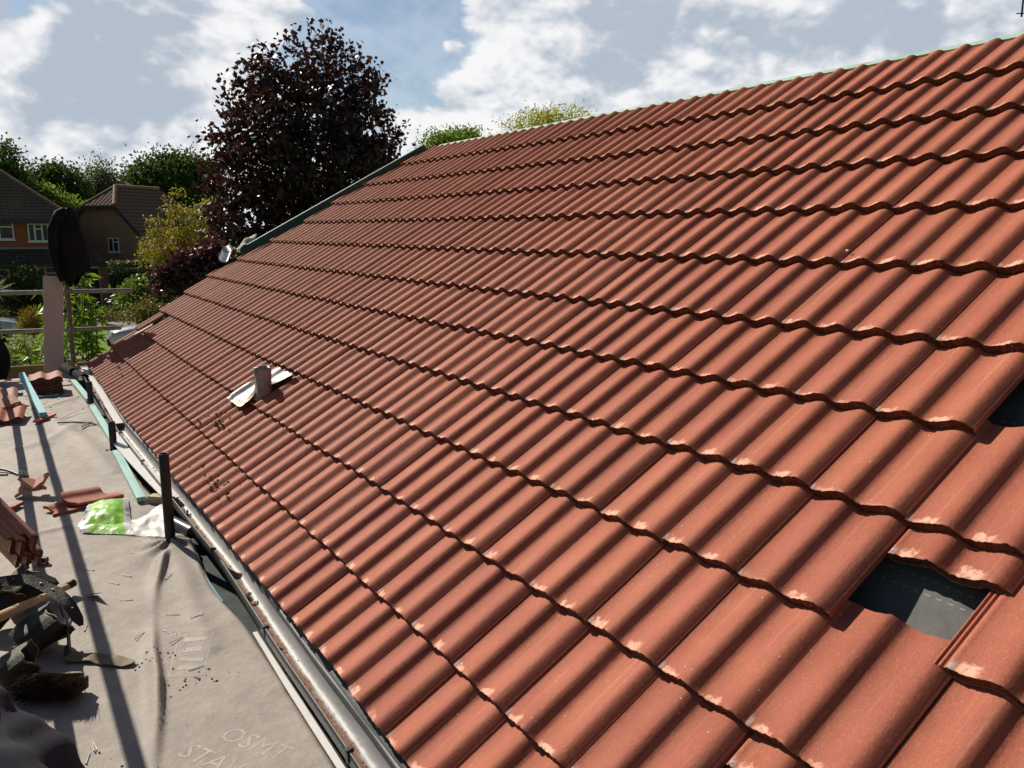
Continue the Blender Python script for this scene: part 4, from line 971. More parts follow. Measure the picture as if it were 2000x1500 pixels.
for y0 in (1.42, 3.55, 3.75, 2.75, 5.2, 6.0):
    for k in range(40): x, y = rng.normal(-.006, .012), y0 + rng.normal(0, .05); pts.append(((x + GXC(y), y, -.048 - math.sqrt(max(.046 ** 2 - x * x, 0)) + abs(rng.normal(0, .004))), rng.uniform(.003, .008)))
crumbs('debris', pts, 'crumbs of tile and moss lying in the gutter', dirt, 'debris')
pts = []
for k in range(210):
    cx, cy, sx, sy = [(-.30, 7.0, .2, .15), (-.55, 6.45, .15, .15), (-.16, 2.40, .05, .04), (-.14, 4.55, .03, .06), (-.42, 1.13, .05, .03), (-.3, .9, .05, .03), (-.66, .45, .05, .05)][k % 7]
    x, y = cx + rng.normal(0, sx), cy + rng.normal(0, sy)
    if x < -.06: pts.append((onmem(x, y, .002), rng.uniform(.001, .0055) * (1.6 if cy > 4 else 1)))
crumbs('debris', pts, 'crumbs and sawdust scattered on the membrane', dirt, 'debris')
pts = []
for (u, v, n) in ((-22.9, .62, 60), (-8.7, .55, 45), (-11.6, 1.35, 40)):
    for k in range(n): uu, vv = u + rng.normal(0, .5), v + rng.normal(0, .10); pts.append((roofp(uu, vv, float(prof(np.array(uu * 2.0))) * .8 - .03 * (vv % 1) + .004), rng.uniform(.003, .012)))
crumbs('debris', pts, 'dark leaf litter and mortar bits on the lower roof tiles', pm('dirt_dark', (.05, .035, .03), (.3, .22, .16), 20, .95, .3), 'debris')
tag(MB().box(roofp(0.0, 7.3, .012), (.012, .010, .007), RM).build('mortar_crumb', wp, None, loc=roofp(0, 7.3), bevel=.004), 'single white mortar crumb on the upper right tiles', 'crumb')

# ------------------------------------------------------------------ gardens and street
def ground_mat(name, c1, c2, scale, c3=None, bump=.4, rough=.95):
    return pm(name, c1, c2, scale, rough, bump, scale * 5, c3=c3, t3=.55, s3=scale * .3, spec=.1, bd=.03)
M_GRASS = ground_mat('grass', (.14, .26, .022), (.10, .20, .018), 6, (.17, .28, .03))
def flat(name, poly, z, mat):
    o = MB().add([(x, y, GZ + z) for x, y in poly], [tuple(range(len(poly)))]).build(name, mat, None, loc=(0, 0, GZ)); return tag(o, kind='structure')
flat('ground', [(-900, -900), (900, -900), (900, 900), (-900, 900)], 0, M_GRASS)
flat('road', [(-60, 39.5), (60, 39.5), (60, 42.8), (-60, 42.8)], .004, ground_mat('asphalt', (.075, .072, .07), (.055, .053, .052), 9))
flat('path', [(-40, 18.0), (40, 18.0), (40, 28.6), (-40, 28.6)], .004, ground_mat('gravel', (.34, .27, .20), (.26, .21, .155), 14))
flat('driveway', [(2.6, 42.9), (6.2, 42.9), (6.2, 48.5), (2.6, 48.5)], .008, ground_mat('paving', (.33, .28, .24), (.27, .23, .2), 5))
flat('path', [(2.5, 37.2), (4.6, 37.2), (4.6, 39.4), (2.5, 39.4)], .008, MATS['paving'])
def kerb():
    mb = MB(); mb.box((0, 39.42, GZ + .05), (120, .14, .13)); mb.box((0, 42.88, GZ + .05), (120, .14, .13))
    tag(mb.build('kerb', MATS['paving'], None, loc=(0, 40, GZ)), kind='structure')
kerb()

def leaf_mat(name, c1, c2, trans, tcol=None, rough=.45, spec=.5, c3=None):
    m, q, bs, co = mk(name)
    lv = q.node('ShaderNodeAttribute', attribute_name='lv').outputs['Fac']
    col = q.mix(lv, c1, c2)
    if c3: col = q.mix(q.ss(lv, .80, .86), col, c3)
    q.put(bs.inputs['Base Color'], col); bs.inputs['Roughness'].default_value = rough; bs.inputs['Specular IOR Level'].default_value = spec
    tr = q.node('ShaderNodeBsdfTranslucent'); q.put(tr.inputs[0], q.mix(.6, col, tcol or c2))
    ms = q.node('ShaderNodeMixShader'); ms.inputs[0].default_value = trans
    out = q.n['Material Output']; q.l.new(bs.outputs[0], ms.inputs[1]); q.l.new(tr.outputs[0], ms.inputs[2]); q.l.new(ms.outputs[0], out.inputs[0])
    return m
SHAPES = {
    'oval': (np.array([(0, 0, 0), (.35, .26, .07), (1, 0, -.06), (.35, -.26, .07)]), [(0, 1, 2), (0, 2, 3)]),
    'long': (np.array([(0, 0, 0), (.4, .13, .03), (1, 0, -.22), (.4, -.13, .03)]), [(0, 1, 2), (0, 2, 3)]),
    'clump': (np.array([(0, 0, 0), (.45, .42, .15), (1, .05, -.1), (.5, -.38, .12), (.1, .3, .2)]), [(0, 3, 2), (0, 2, 1), (0, 1, 4)]),
    'maple': (np.array([(0, 0, 0), (.10, .30, .03), (.30, .25, .0), (.38, .50, -.05), (.62, .26, .0), (1, 0, -.08), (.62, -.26, .0), (.38, -.50, -.05), (.30, -.25, 0), (.10, -.30, .03)]), [(0, 1, 2, 8, 9), (2, 3, 4, 6, 7, 8), (4, 5, 6)]),
}
def leaves(pts, size, shape, droop=.3, outward=None, flat_=0.0):
    T, Fs = SHAPES[shape]; n = len(pts)
    ax = rng.normal(size=(n, 3)); ax[:, 2] -= droop * 1.5
    if outward is not None: ax += outward * 1.0
    ax /= np.linalg.norm(ax, axis=1)[:, None]
    b = rng.normal(size=(n, 3)); b[:, 2] *= 1 - flat_; b -= ax * (ax * b).sum(1)[:, None]; b /= np.linalg.norm(b, axis=1)[:, None]
    c = np.cross(ax, b); s = size * rng.uniform(.65, 1.25, n)
    V = pts[:, None, :] + s[:, None, None] * (T[None, :, 0:1] * ax[:, None] + T[None, :, 1:2] * b[:, None] + T[None, :, 2:3] * c[:, None])
    return V.reshape(-1, 3), Fs, len(T)
def leaf_obj(name, pts, size, shape, mat, parent, droop=.3, outward=None, lvs=None, loc=None):
    V, Fs, k = leaves(np.asarray(pts), size, shape, droop, outward); n = len(pts)
    faces = []; loops = []; starts = []; tot = []
    off = np.arange(n) * k
    me = bpy.data.meshes.new(name)
    idx = []; lens = []
    for f in Fs: idx.append(off[:, None] + np.array(f)[None]); lens.append(len(f))
    o0 = np.array(loc if loc is not None else (world_loc(parent) if parent else (0, 0, 0)))
    me.vertices.add(len(V)); me.vertices.foreach_set('co', (V - o0).ravel())
    allidx = np.concatenate([a.ravel() for a in idx]); ls = np.concatenate([np.full(n, l) for l in lens])
    me.loops.add(len(allidx)); me.loops.foreach_set('vertex_index', allidx.astype(np.int32))
    me.polygons.add(len(ls)); me.polygons.foreach_set('loop_start', np.concatenate([[0], np.cumsum(ls)[:-1]]).astype(np.int32))
    me.update(calc_edges=True); me.validate()
    me.materials.append(mat)
    lv = rng.uniform(0, 1, n) if lvs is None else lvs
    me.attributes.new('lv', 'FLOAT', 'POINT').data.foreach_set('value', np.repeat(lv, k).astype('f'))
    o = bpy.data.objects.new(name, me); COL.objects.link(o)
    if parent: o.parent = parent
    else: o.location = o0
    return o
BARK = pm('bark', (.10, .075, .055), (.06, .045, .035), 10, .95, .5, 30, stretch=(3, 3, .6))
def ell(blobs, n, shell=2.0):
    w = np.array([b[6] if len(b) > 6 else b[3] * b[4] * b[5] for b in blobs]); ch = rng.choice(len(blobs), n, p=w / w.sum())
    d = rng.normal(size=(n, 3)); d /= np.linalg.norm(d, axis=1)[:, None]; r = rng.uniform(0, 1, n) ** (1 / (1 + shell))
    B = np.array([b[:6] for b in blobs])[ch]; return B[:, :3] + d * r[:, None] * B[:, 3:6], d
def tree(name, base, blobs, nclump, per, cr, size, shape, mat, label, cat='tree', group=None, trunk_r=.16, shell=2.0, droop=.3, limbs=26, hang=0, bark=None, lvk=.5, crown='crown', stretch=1.0, topf=.55):
    base = np.array(base, float); t = empty(name, base, label, cat, group)
    C, D = ell(blobs, nclump, shell)
    pts = np.repeat(C, per, 0) + rng.normal(size=(nclump * per, 3)) * cr * np.array([1, 1, .7 * stretch])
    if hang: pts[:, 2] -= np.abs(rng.normal(size=len(pts))) * hang
    lv = np.clip(np.repeat(rng.uniform(0, 1, nclump), per) * lvk + rng.uniform(0, 1, nclump * per) * (1 - lvk), 0, 1)
    pts[:, 2] = np.maximum(pts[:, 2], GZ + .05)
    leaf_obj(crown, pts, size, shape, mat, t, droop, np.repeat(D, per, 0) * .6, lv)
    cz = np.mean([b[2] for b in blobs]); top = max(b[2] + b[5] * .75 for b in blobs); top = min(b[2] for b in blobs) + (top - min(b[2] for b in blobs)) * (topf + .25); cx, cy = np.mean([b[0] for b in blobs]), np.mean([b[1] for b in blobs])
    mb = MB(); K = 9; ax = [base + (np.array([cx, cy, top]) - base) * (i / K) + np.array([.10 * math.sin(i * 1.3), .1 * math.cos(i * 1.7), 0]) * (0 < i < K) * trunk_r * 3 for i in range(K + 1)]
    mb.tube(ax, [trunk_r * (1 - .9 * i / K) + .008 for i in range(K + 1)], 9)
    for k in rng.choice(nclump, min(limbs, nclump), replace=False):
        c = C[k]; f = np.clip((c[2] - base[2]) / (top - base[2]) - rng.uniform(.12, .3), .12, .9); i = f * K; a = np.array(ax[int(i)]) + (np.array(ax[min(int(i) + 1, K)]) - np.array(ax[int(i)])) * (i % 1)
        m = (a + c) / 2 + np.array([0, 0, .12 * np.linalg.norm(c - a)]) + rng.normal(size=3) * .05
        mb.tube([a, (a + m) / 2 + (0, 0, .02), m, (m + c) / 2, c], np.array([.34, .26, .2, .13, .06]) * trunk_r * (1.1 - f * .7) + .003, 5)
    mb.build('trunk', bark or BARK, t)
    return t
def pxm(p): return ((np.array(p) - CW) @ CA) / F
def PB(px, py, Y, rx_, ry_, depth=None, w=None):
    p = atY(px, py, Y); k = pxm(p); r = rx_ * k
    return (p[0], p[1], p[2], r, (depth if depth else r), ry_ * k) + ((w,) if w else ())
L_MAPLE = leaf_mat('leaf_maple', (.016, .008, .010), (.030, .012, .012), .22, (.10, .018, .012), .42, .5, (.07, .022, .012))
bl = [PB(600, 100, 20, 60, 62), PB(560, 160, 20, 90, 60), PB(655, 160, 20, 95, 70), PB(520, 190, 20, 70, 70), PB(600, 230, 20, 150, 90), PB(500, 260, 20, 80, 80), PB(715, 250, 20, 80, 80), PB(600, 330, 20, 190, 100), PB(490, 360, 20, 80, 90),
      PB(720, 330, 20, 75, 75), PB(590, 440, 20, 185, 100), PB(470, 470, 20, 80, 90), PB(600, 540, 20, 160, 80), PB(450, 225, 20, 35, 40), PB(455, 160, 20, 25, 35), PB(775, 250, 20, 25, 35), PB(655, 85, 20, 28, 40), PB(572, 75, 20, 25, 32), PB(480, 190, 20, 50, 55), PB(725, 190, 20, 45, 60), PB(520, 120, 20, 40, 40), PB(440, 300, 20, 40, 60), PB(690, 130, 20, 40, 50)]
p = atY(610, 560, 20)
tree('maple_tree', (p[0], p[1], GZ), bl, 1000, 30, .165, .130, 'maple', L_MAPLE, 'large dark purple maple rising behind the raking end of the tiled roof', trunk_r=.22, shell=1.6, limbs=70)
bl = [PB(335, 545, 17, 32, 28), PB(370, 525, 17, 36, 32), PB(405, 505, 17, 26, 30), PB(322, 565, 17, 20, 18), PB(425, 500, 17, 26, 34)]
p = atY(370, 620, 17)
tree('purple_shrub', (p[0], p[1], GZ), bl, 110, 22, .11, .11, 'maple', leaf_mat('leaf_purple', (.022, .008, .012), (.05, .016, .02), .25, (.15, .03, .03), .35, .6), 'purple-leaved shrub between the yellow tree and the green bush', 'shrub', trunk_r=.05, limbs=20)
L_YEL = leaf_mat('leaf_yellow', (.14, .13, .012), (.24, .20, .02), .40, (.45, .36, .03), .5, .3, (.20, .11, .02))
bl = [PB(350, 440, 36, 55, 40), PB(385, 410, 36, 35, 30), PB(320, 470, 36, 45, 40), PB(380, 480, 36, 50, 40), PB(300, 500, 36, 30, 25), PB(345, 395, 36, 25, 22), PB(400, 450, 36, 30, 40), PB(350, 510, 36, 60, 30), PB(288, 440, 36, 14, 14)]
p = atY(350, 600, 36)
tree('yellow_tree', (p[0], p[1], GZ), bl, 210, 30, .17, .135, 'oval', L_YEL, 'airy yellow-leaved tree in front of the brown brick house', trunk_r=.07, shell=1.8, limbs=60)
L_DK = leaf_mat('leaf_dark', (.032, .055, .014), (.07, .10, .025), .30, (.13, .20, .03), .65, .2)
L_MID = leaf_mat('leaf_mid', (.09, .145, .02), (.15, .21, .03), .40, (.28, .40, .04), .65, .2)
L_BIRCH = leaf_mat('leaf_birch', (.10, .125, .06), (.17, .19, .10), .35, (.25, .3, .12), .5, .35)
def far_tree(name, spec, Y, n, per, cr, size, mat, label, **k):
    bl = [PB(a, b + 13, Y, c, d) for a, b, c, d in spec]; x = np.mean([b[0] for b in bl]); tree(name, (x, Y + .1, GZ), bl, int(n * 1.3), per * 2, cr, size * .52, 'clump', mat, label, group='trees beyond the houses', **k)
far_tree('oak_tree', [(-10, 330, 40, 60), (10, 300, 18, 30), (20, 360, 40, 35), (-5, 272, 14, 22), (45, 370, 30, 25)], 62, 150, 22, .5, .42, L_DK, 'dark tree at the left edge rising above the red house', trunk_r=.3)
far_tree('oak_tree', [(80, 355, 35, 30), (105, 340, 30, 28), (135, 350, 28, 30), (62, 360, 22, 22), (120, 390, 50, 35), (90, 325, 9, 12)], 72, 190, 22, .55, .48, L_DK, 'dark round-topped tree between the roofs of the two houses', trunk_r=.35)
far_tree('willow_tree', [(75, 375, 26, 22), (110, 395, 34, 25), (140, 405, 25, 20), (60, 362, 16, 12)], 62, 140, 22, .4, .36, L_MID, 'lighter green bushy tree low in front of the dark round tree', trunk_r=.2)
far_tree('birch_tree', [(195, 330, 26, 28), (205, 360, 32, 35), (180, 375, 22, 30), (225, 345, 16, 16), (190, 308, 14, 10)], 74, 150, 24, .42, .36, L_BIRCH, 'pale silvery birch with drooping twigs behind the brown house', trunk_r=.2, hang=1.0, droop=1.2, shell=1.0, stretch=1.8)
far_tree('oak_tree', [(330, 340, 75, 48), (290, 360, 55, 40), (385, 350, 50, 45), (250, 360, 22, 25), (340, 305, 35, 16), (300, 320, 30, 18), (410, 330, 30, 30)], 76, 330, 22, .7, .52, L_DK, 'broad dark oak behind the ridge of the brown house', trunk_r=.45)
far_tree('ash_tree', [(880, 268, 48, 20), (850, 276, 22, 18), (905, 256, 30, 12), (925, 264, 20, 16)], 34, 130, 20, .28, .22, L_MID, 'green treetop showing just above the low end of the roof ridge', trunk_r=.12)
def ridge_tree():
    bl = []
    for a, b, c, d in ((1070, 232, 60, 18), (1030, 236, 40, 14), (1110, 226, 45, 16), (1140, 220, 26, 10), (1060, 215, 25, 9), (1000, 243, 28, 9), (1070, 262, 90, 25)):
        bl.append(PB(a, b, 16, c, d, depth=.9))
    p = atY(1070, 230, 16)
    tree('robinia_tree', (p[0], p[1], GZ), bl, 120, 22, .13, .115, 'long', leaf_mat('leaf_robinia', (.20, .24, .02), (.34, .34, .035), .5, (.6, .55, .05), .5, .3), 'feathery yellow-green treetop above the middle of the roof ridge', trunk_r=.10, shell=1.2, droop=.6, limbs=40)
ridge_tree()
L_BUSH = leaf_mat('leaf_bush', (.05, .10, .014), (.10, .17, .022), .32, (.24, .34, .03), .42, .45)
L_OLIVE = leaf_mat('leaf_olive', (.09, .085, .018), (.16, .14, .03), .3, (.3, .25, .04), .4, .5)
def bush(name, spec, Y, n, per, cr, size, shape, mat, label, cat='bush', **k):
    bl = [PB(a, b, Y, c, d) for a, b, c, d in spec]; x = np.mean([b[0] for b in bl]); return tree(name, (x, Y, GZ), bl, n, per, cr, size, shape, mat, label, cat, limbs=k.pop('limbs', 14), trunk_r=k.pop('trunk_r', .03), **k)
bush('leafy_bush', [(285, 572, 46, 28), (252, 590, 22, 26), (310, 590, 42, 36), (335, 620, 36, 36)], 22, 190, 26, .16, .13, 'oval', L_BUSH, 'glossy green rounded bush beside the raking roof edge')
bush('olive_bush', [(258, 612, 24, 20), (290, 612, 28, 26), (308, 640, 28, 24)], 20, 120, 26, .12, .085, 'oval', L_OLIVE, 'bronze-olive shrub low in front of the glossy green bush')
bush('dark_shrub', [(50, 560, 28, 38), (40, 585, 30, 25), (65, 585, 22, 22)], 42, 150, 24, .22, .16, 'oval', L_DK, 'dark rounded shrub in front of the red house window')
bush('dark_shrub', [(-6, 612, 13, 8), (-8, 620, 14, 8)], 36, 40, 20, .14, .10, 'oval', L_DK, 'small clipped ball shrub at the left edge near the road')
bush('golden_conifer', [(62, 622, 14, 20), (75, 632, 16, 16), (52, 636, 12, 12), (62, 650, 20, 18), (60, 606, 5, 10)], 24, 150, 30, .10, .075, 'long', leaf_mat('leaf_gold', (.17, .135, .014), (.26, .21, .025), .3, (.4, .3, .03), .6, .2), 'golden conifer bush beside the parked silver car', 'conifer', droop=-1.0)
def hedge():
    p0, p1 = atY(214, 516, 43), atY(320, 512, 43); t = empty('hedge', (p0[0], 43, GZ), 'clipped dark green hedge paler towards the top between garage and house', 'hedge')
    n = 5200; pts = np.stack([rng.uniform(p0[0], p1[0] + 1.5, n), 43 + rng.uniform(0, 1.2, n) ** 1.0, GZ + (p0[2] - GZ) * rng.uniform(0, 1, n) ** .6], 1)
    f = rng.uniform(0, 1, n) < .7; pts[f, 1] = 43 + np.abs(rng.normal(0, .12, f.sum()))
    top = rng.uniform(0, 1, n) < .3; pts[top, 2] = p0[2] + rng.normal(0, .07, top.sum())
    lv = np.clip((pts[:, 2] - GZ) / (p0[2] - GZ) * .9 + rng.normal(0, .1, n), 0, 1) ** 3  # leaf tone gets paler towards the top
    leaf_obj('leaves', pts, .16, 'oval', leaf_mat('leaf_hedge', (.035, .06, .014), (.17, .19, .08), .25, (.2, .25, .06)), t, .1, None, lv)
    MB().box(((p0[0] + p1[0]) / 2 + .7, 43.7, (GZ + p0[2]) / 2 - .1), (p1[0] - p0[0] + 1.2, .8, p0[2] - GZ - .3)).build('stems', pm('stem_dark', (.02, .03, .01), (.03, .025, .015), 8, .9), t)
hedge()
def tall_plant(name, spots, h0, h1, nper, size, mat, label, Y, spread=.12):
    t = empty(name, (spots[0], Y, GZ), label, 'plant'); mb = MB(); pts = []; out = []
    for s in spots:
        y = Y + rng.uniform(-.4, .4); lean = rng.normal(0, .12, 2); hh = rng.uniform(.8, 1.0) * (h1 - GZ)
        ax = [np.array([s + lean[0] * a * a, y + lean[1] * a * a, GZ + hh * a]) for a in np.linspace(0, 1, 8)]; mb.tube(ax, [.011 * (1 - .8 * a) + .002 for a in np.linspace(0, 1, 8)], 6)
        for k in range(nper):
            a = rng.uniform((h0 - GZ) / (h1 - GZ), 1); p = np.array([np.interp(a, np.linspace(0, 1, 8), [q[i] for q in ax]) for i in range(3)])
            w = rng.uniform(0, 2 * math.pi); o = np.array([math.cos(w), math.sin(w), .1]); pts.append(p + o * rng.uniform(.02, spread) * (1.25 - .75 * a)); out.append(o * 1.6)
    leaf_obj('leaves', np.array(pts), size, 'long', mat, t, .75, np.array(out)); mb.build('stem', pm('stem_green', (.06, .07, .02), (.045, .04, .02), 8, .8), t)
L_LAU = leaf_mat('leaf_laurel', (.065, .13, .014), (.12, .20, .02), .45, (.30, .44, .03), .42, .45)
xs = [atY(a, 600, 11.6)[0] for a in (129, 136, 143, 150, 157, 164, 171, 177)]
tall_plant('laurel_plant', xs, -1.6, .95, 210, .17, L_LAU, 'tall glossy-leaved plant growing behind the coat pole', 11.6)
tall_plant('laurel_plant', [atY(a, 640, 11.4)[0] for a in (60, 72, 84, 94)], -1.6, .28, 130, .16, L_LAU, 'lower glossy-leaved plant just left of the pale upright plank', 11.4)
bl = [PB(40, 690, 12.2, 34, 28, .5), PB(20, 700, 12.2, 25, 25, .4), PB(62, 680, 12.2, 26, 22, .4), PB(45, 720, 12.2, 50, 30, .5)]
t = tree('variegated_shrub', (bl[0][0], 12.2, GZ), bl, 150, 26, .06, .055, 'oval', leaf_mat('leaf_varieg', (.06, .11, .03), (.42, .44, .20), .3, (.4, .45, .15), .4, .5, (.55, .56, .40)), 'cream-variegated shrub with small red flowers beyond the toe board', 'shrub', trunk_r=.03, limbs=12, lvk=.35)
C_, D_ = ell(bl, 60, 6); leaf_obj('flowers', C_, .05, 'clump', leaf_mat('petal_red', (.5, .05, .04), (.55, .16, .13), .3, (.7, .1, .08)), t)
def cordyline():
    b = atY(-12, 590, 30); b[2] = GZ; t = empty('cordyline', b, 'spiky yellow-green palm-like plant at the left edge', 'palm plant')
    c = atY(-8, 572, 30); mb = MB()
    for k in range(150):
        w = rng.uniform(0, 2 * math.pi); e = rng.uniform(-.3, 1.35); L = rng.uniform(.5, .8); d = np.array([math.cos(w) * math.cos(e), math.sin(w) * math.cos(e), math.sin(e)]); s = np.cross(d, (0, 0, 1.)); s /= np.linalg.norm(s)
        Q = [c + d * L * a - np.array([0, 0, .22 * L * a * a]) for a in (0, .4, .75, 1)]; mb.grid([[q - s * ww, q + s * ww] for q, ww in zip(Q, (.012, .02, .014, .001))])
    o = mb.build('fronds', leaf_mat('leaf_cord', (.12, .14, .02), (.2, .2, .03), .3), t)
    MB().tube([b, c], .07, 10).build('stem', BARK, t)
cordyline()
def flowerpot():
    p = atZ(203, 633, GZ); t = empty('flower_pot', (p[0], p[1], GZ), 'tall red glazed pot with a low plant on the lawn edge', 'plant pot'); W_ = np.linspace(0, 2 * math.pi, 24, endpoint=False)
    rows = [[(p[0] + r * math.cos(w), p[1] + r * math.sin(w), GZ + z) for w in W_] for z, r in ((.0, .10), (.02, .13), (.2, .17), (.4, .20), (.50, .215), (.53, .215), (.53, .19), (.46, .18))]
    mb = MB().grid(rows, closed_u=True); mb.add(rows[-1], [tuple(range(24))]); mb.build('pot', pm('glaze_red', (.42, .02, .015), (.3, .015, .012), 4, .2, .03, coat=.5), t)
    d = rng.normal(size=(160, 3)) * np.array([.12, .12, .08]); leaf_obj('foliage', d + np.array([p[0], p[1], GZ + .58]), .12, 'oval', L_MID, t)
flowerpot()

# ------------------------------------------------------------------ cars
GLASS = pm('car_glass', (.02, .026, .03), (.03, .036, .04), 2, .06, 0, spec=.8, fine=False)
TYRE = pm('tyre', (.015, .015, .016), None, 10, .8, .1); ALLOY = pm('alloy', (.45, .45, .46), None, 8, .3, 0, metal=.8)
def car(p, yaw, paint, label):
    t = empty('car', p, label, 'car'); p = np.array(p); Rm = rz(yaw)
    X = lambda a: p + Rm @ np.array(a, float)
    st = [(-2.08, .60, .38, .62), (-2.02, .74, .28, .72), (-1.85, .82, .22, .80), (-1.2, .86, .20, .90), (-.6, .87, .20, .96), (.4, .87, .20, .98), (1.3, .86, .20, .98), (1.85, .82, .24, .95), (2.02, .74, .30, .88), (2.08, .60, .40, .75)]
    rows = []
    for x, w, zb, zt in st:
        rows.append([X((x, y, z)) for y, z in ((-w * .8, zb), (-w, zb + .12), (-w * 1.02, (zb + zt) / 2), (-w * .98, zt - .05), (-w * .86, zt), (0, zt + .03), (w * .86, zt), (w * .98, zt - .05), (w * 1.02, (zb + zt) / 2), (w, zb + .12), (w * .8, zb))])
    mb = MB().grid(rows); mb.add(rows[0], [tuple(range(11))]); mb.add(rows[-1], [tuple(range(11))[::-1]])
    mb.build('body', paint, t, subsurf=1)
    cab = [(-1.02, .78, .92, .76, .93), (-.25, .80, .96, .62, 1.40), (.35, .80, .97, .63, 1.46), (1.0, .80, .97, .61, 1.42), (1.72, .74, .95, .55, 1.10)]
    rows = [[X((x, y, z)) for y, z in ((-wb, zb), (-wt, zt), (0, zt + .03), (wt, zt), (wb, zb))] for x, wb, zb, wt, zt in cab]
    MB().grid(rows).build('window', GLASS, t)
    r2 = [[X((x, y, z)) for y, z in ((-.64, zz - .012), (-.5, zz + .028), (0, zz + .05), (.5, zz + .028), (.64, zz - .012))] for x, zz in ((-.32, 1.37), (-.1, 1.44), (.35, 1.475), (.9, 1.45), (1.25, 1.34))]
    MB().sheet(np.array(r2), -.02).build('roof', paint, t)
    for s in (-1, 1):
        mb = MB(); mb.tube([X((-1.03, .80 * s, .93)), X((-.28, .645 * s, 1.39))], .03, 8); mb.tube([X((1.22, .62 * s, 1.36)), X((1.75, .76 * s, .96))], .04, 8); mb.tube([X((.42, .815 * s, .97)), X((.42, .645 * s, 1.45))], .03, 8); mb.build('pillar', paint, t)
        MB().box(X((-1.86, .60 * s, .66)), (.30, .26, .15), Rm @ ry(.25)).build('headlight', pm('lamp_glass', (.6, .62, .65), (.3, .3, .32), 14, .08, 0, spec=.8), t, bevel=.05)
        MB().box(X((-.72, .93 * s, 1.0)), (.14, .16, .12), Rm).build('mirror', paint, t, bevel=.03)
        for x in (-1.28, 1.25):
            c = np.array((x, .80 * s, .31)); ya = np.array([0, .10 * s, 0])
            o = MB().tube([X(c - ya), X(c + ya)], .315, 24).build('wheel', TYRE, t); MB().tube([X(c + ya * .98), X(c + ya * 1.08)], .21, 16).build('rim', ALLOY, o)
    MB().box(X((-2.05, 0, .42)), (.14, 1.3, .24), Rm).build('grille', TYRE, t, bevel=.03)
P_SIL = pm('paint_silver', (.52, .53, .55), (.48, .49, .5), 2, .25, 0, metal=.4, coat=.6, fine=False); P_WH = pm('paint_white', (.72, .73, .74), (.68, .69, .7), 2, .25, 0, coat=.6, fine=False)
p = atZ(216, 694, GZ); car((p[0] + 2.1, p[1] + .5, GZ), R(-4), P_SIL, 'silver car whose front shows just past the far roof corner')
car((-2.15, 33.5, GZ), R(182), P_SIL, 'silver car at the left edge parked behind the golden conifer')
p = atY(214, 590, 44); car((p[0] + 2.3, 44.3, GZ), R(3), P_WH, 'white car parked on the drive in front of the garage')

# ------------------------------------------------------------------ houses
def roof_mat(name, c1, c2, row=.33, wcol=.30):
    m, q, bs, co = mk(name)
    x, y, z = q.sep(co); n = q.node('ShaderNodeTexBrick'); uvn = q.node('ShaderNodeAttribute', attribute_name='ab').outputs['Vector']
    q.put(n.inputs['Vector'], uvn); q.put(n.inputs['Color1'], c1); q.put(n.inputs['Color2'], c2); q.put(n.inputs['Mortar'], tuple(v * .25 for v in c1))
    n.inputs['Scale'].default_value = 1; n.inputs['Brick Width'].default_value = wcol; n.inputs['Row Height'].default_value = row; n.inputs['Mortar Size'].default_value = .004; n.offset = 0.0
    u, v, _ = q.sep(uvn)
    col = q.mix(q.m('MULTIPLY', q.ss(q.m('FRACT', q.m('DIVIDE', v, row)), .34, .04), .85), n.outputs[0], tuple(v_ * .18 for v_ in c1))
    col = q.mix(q.m('MULTIPLY', q.noise(co, .8, 5, .7), .5), col, tuple(v_ * .55 for v_ in c2))
    vn = q.vor(co, 2.2); col = q.mix(q.m('MULTIPLY', q.ss(vn.outputs['Distance'], .10, .05), q.ss(q.sep(vn.outputs['Color'])[0], .6, .62)), col, (.3, .28, .24))
    q.put(bs.inputs['Base Color'], col); bs.inputs['Roughness'].default_value = .95; bs.inputs['Specular IOR Level'].default_value = .1
    q.put(bs.inputs['Normal'], q.bump(q.m('ADD', q.m('FRACT', q.m('DIVIDE', v, row)), q.m('MULTIPLY', q.m('SINE', q.m('MULTIPLY', u, 2 * math.pi / wcol)), .3)), .8, .05)); return m
class RF(MB):
    """roof planes carrying (along, up-slope) coordinates for the tile rows"""
    def __init__(s): super().__init__(); s.ab = []
    def plane(s, poly):
        P = [np.array(p, float) for p in poly]; n = np.zeros(3)
        for i in range(len(P)): n += np.cross(P[i], P[(i + 1) % len(P)])
        n /= np.linalg.norm(n)
        if n[2] < 0: P = P[::-1]; n = -n
        h = np.cross((0, 0, 1.), n); h = h / (np.linalg.norm(h) + 1e-9) if np.linalg.norm(h) > 1e-6 else np.array([1., 0, 0]); up = np.cross(n, h)
        k = len(P); s.add(P + [p - n * .10 for p in P], [tuple(range(k)), tuple(range(k, 2 * k))[::-1]] + [(i, k + i, k + (i + 1) % k, (i + 1) % k) for i in range(k)])
        s.ab += [(p @ h, p @ up, 0) for p in P] * 2; return s
    def build(s, *a, **k):
        o = super().build(*a, **k); o.data.attributes.new('ab', 'FLOAT_VECTOR', 'POINT').data.foreach_set('vector', np.array(s.ab, 'f').ravel()); return o
FRAME = pm('upvc', (.72, .72, .71), (.66, .66, .65), 3, .35, 0, fine=False); PANE = pm('pane', (.012, .014, .016), (.05, .052, .055), 1.4, .15, 0, spec=.35, fine=False)
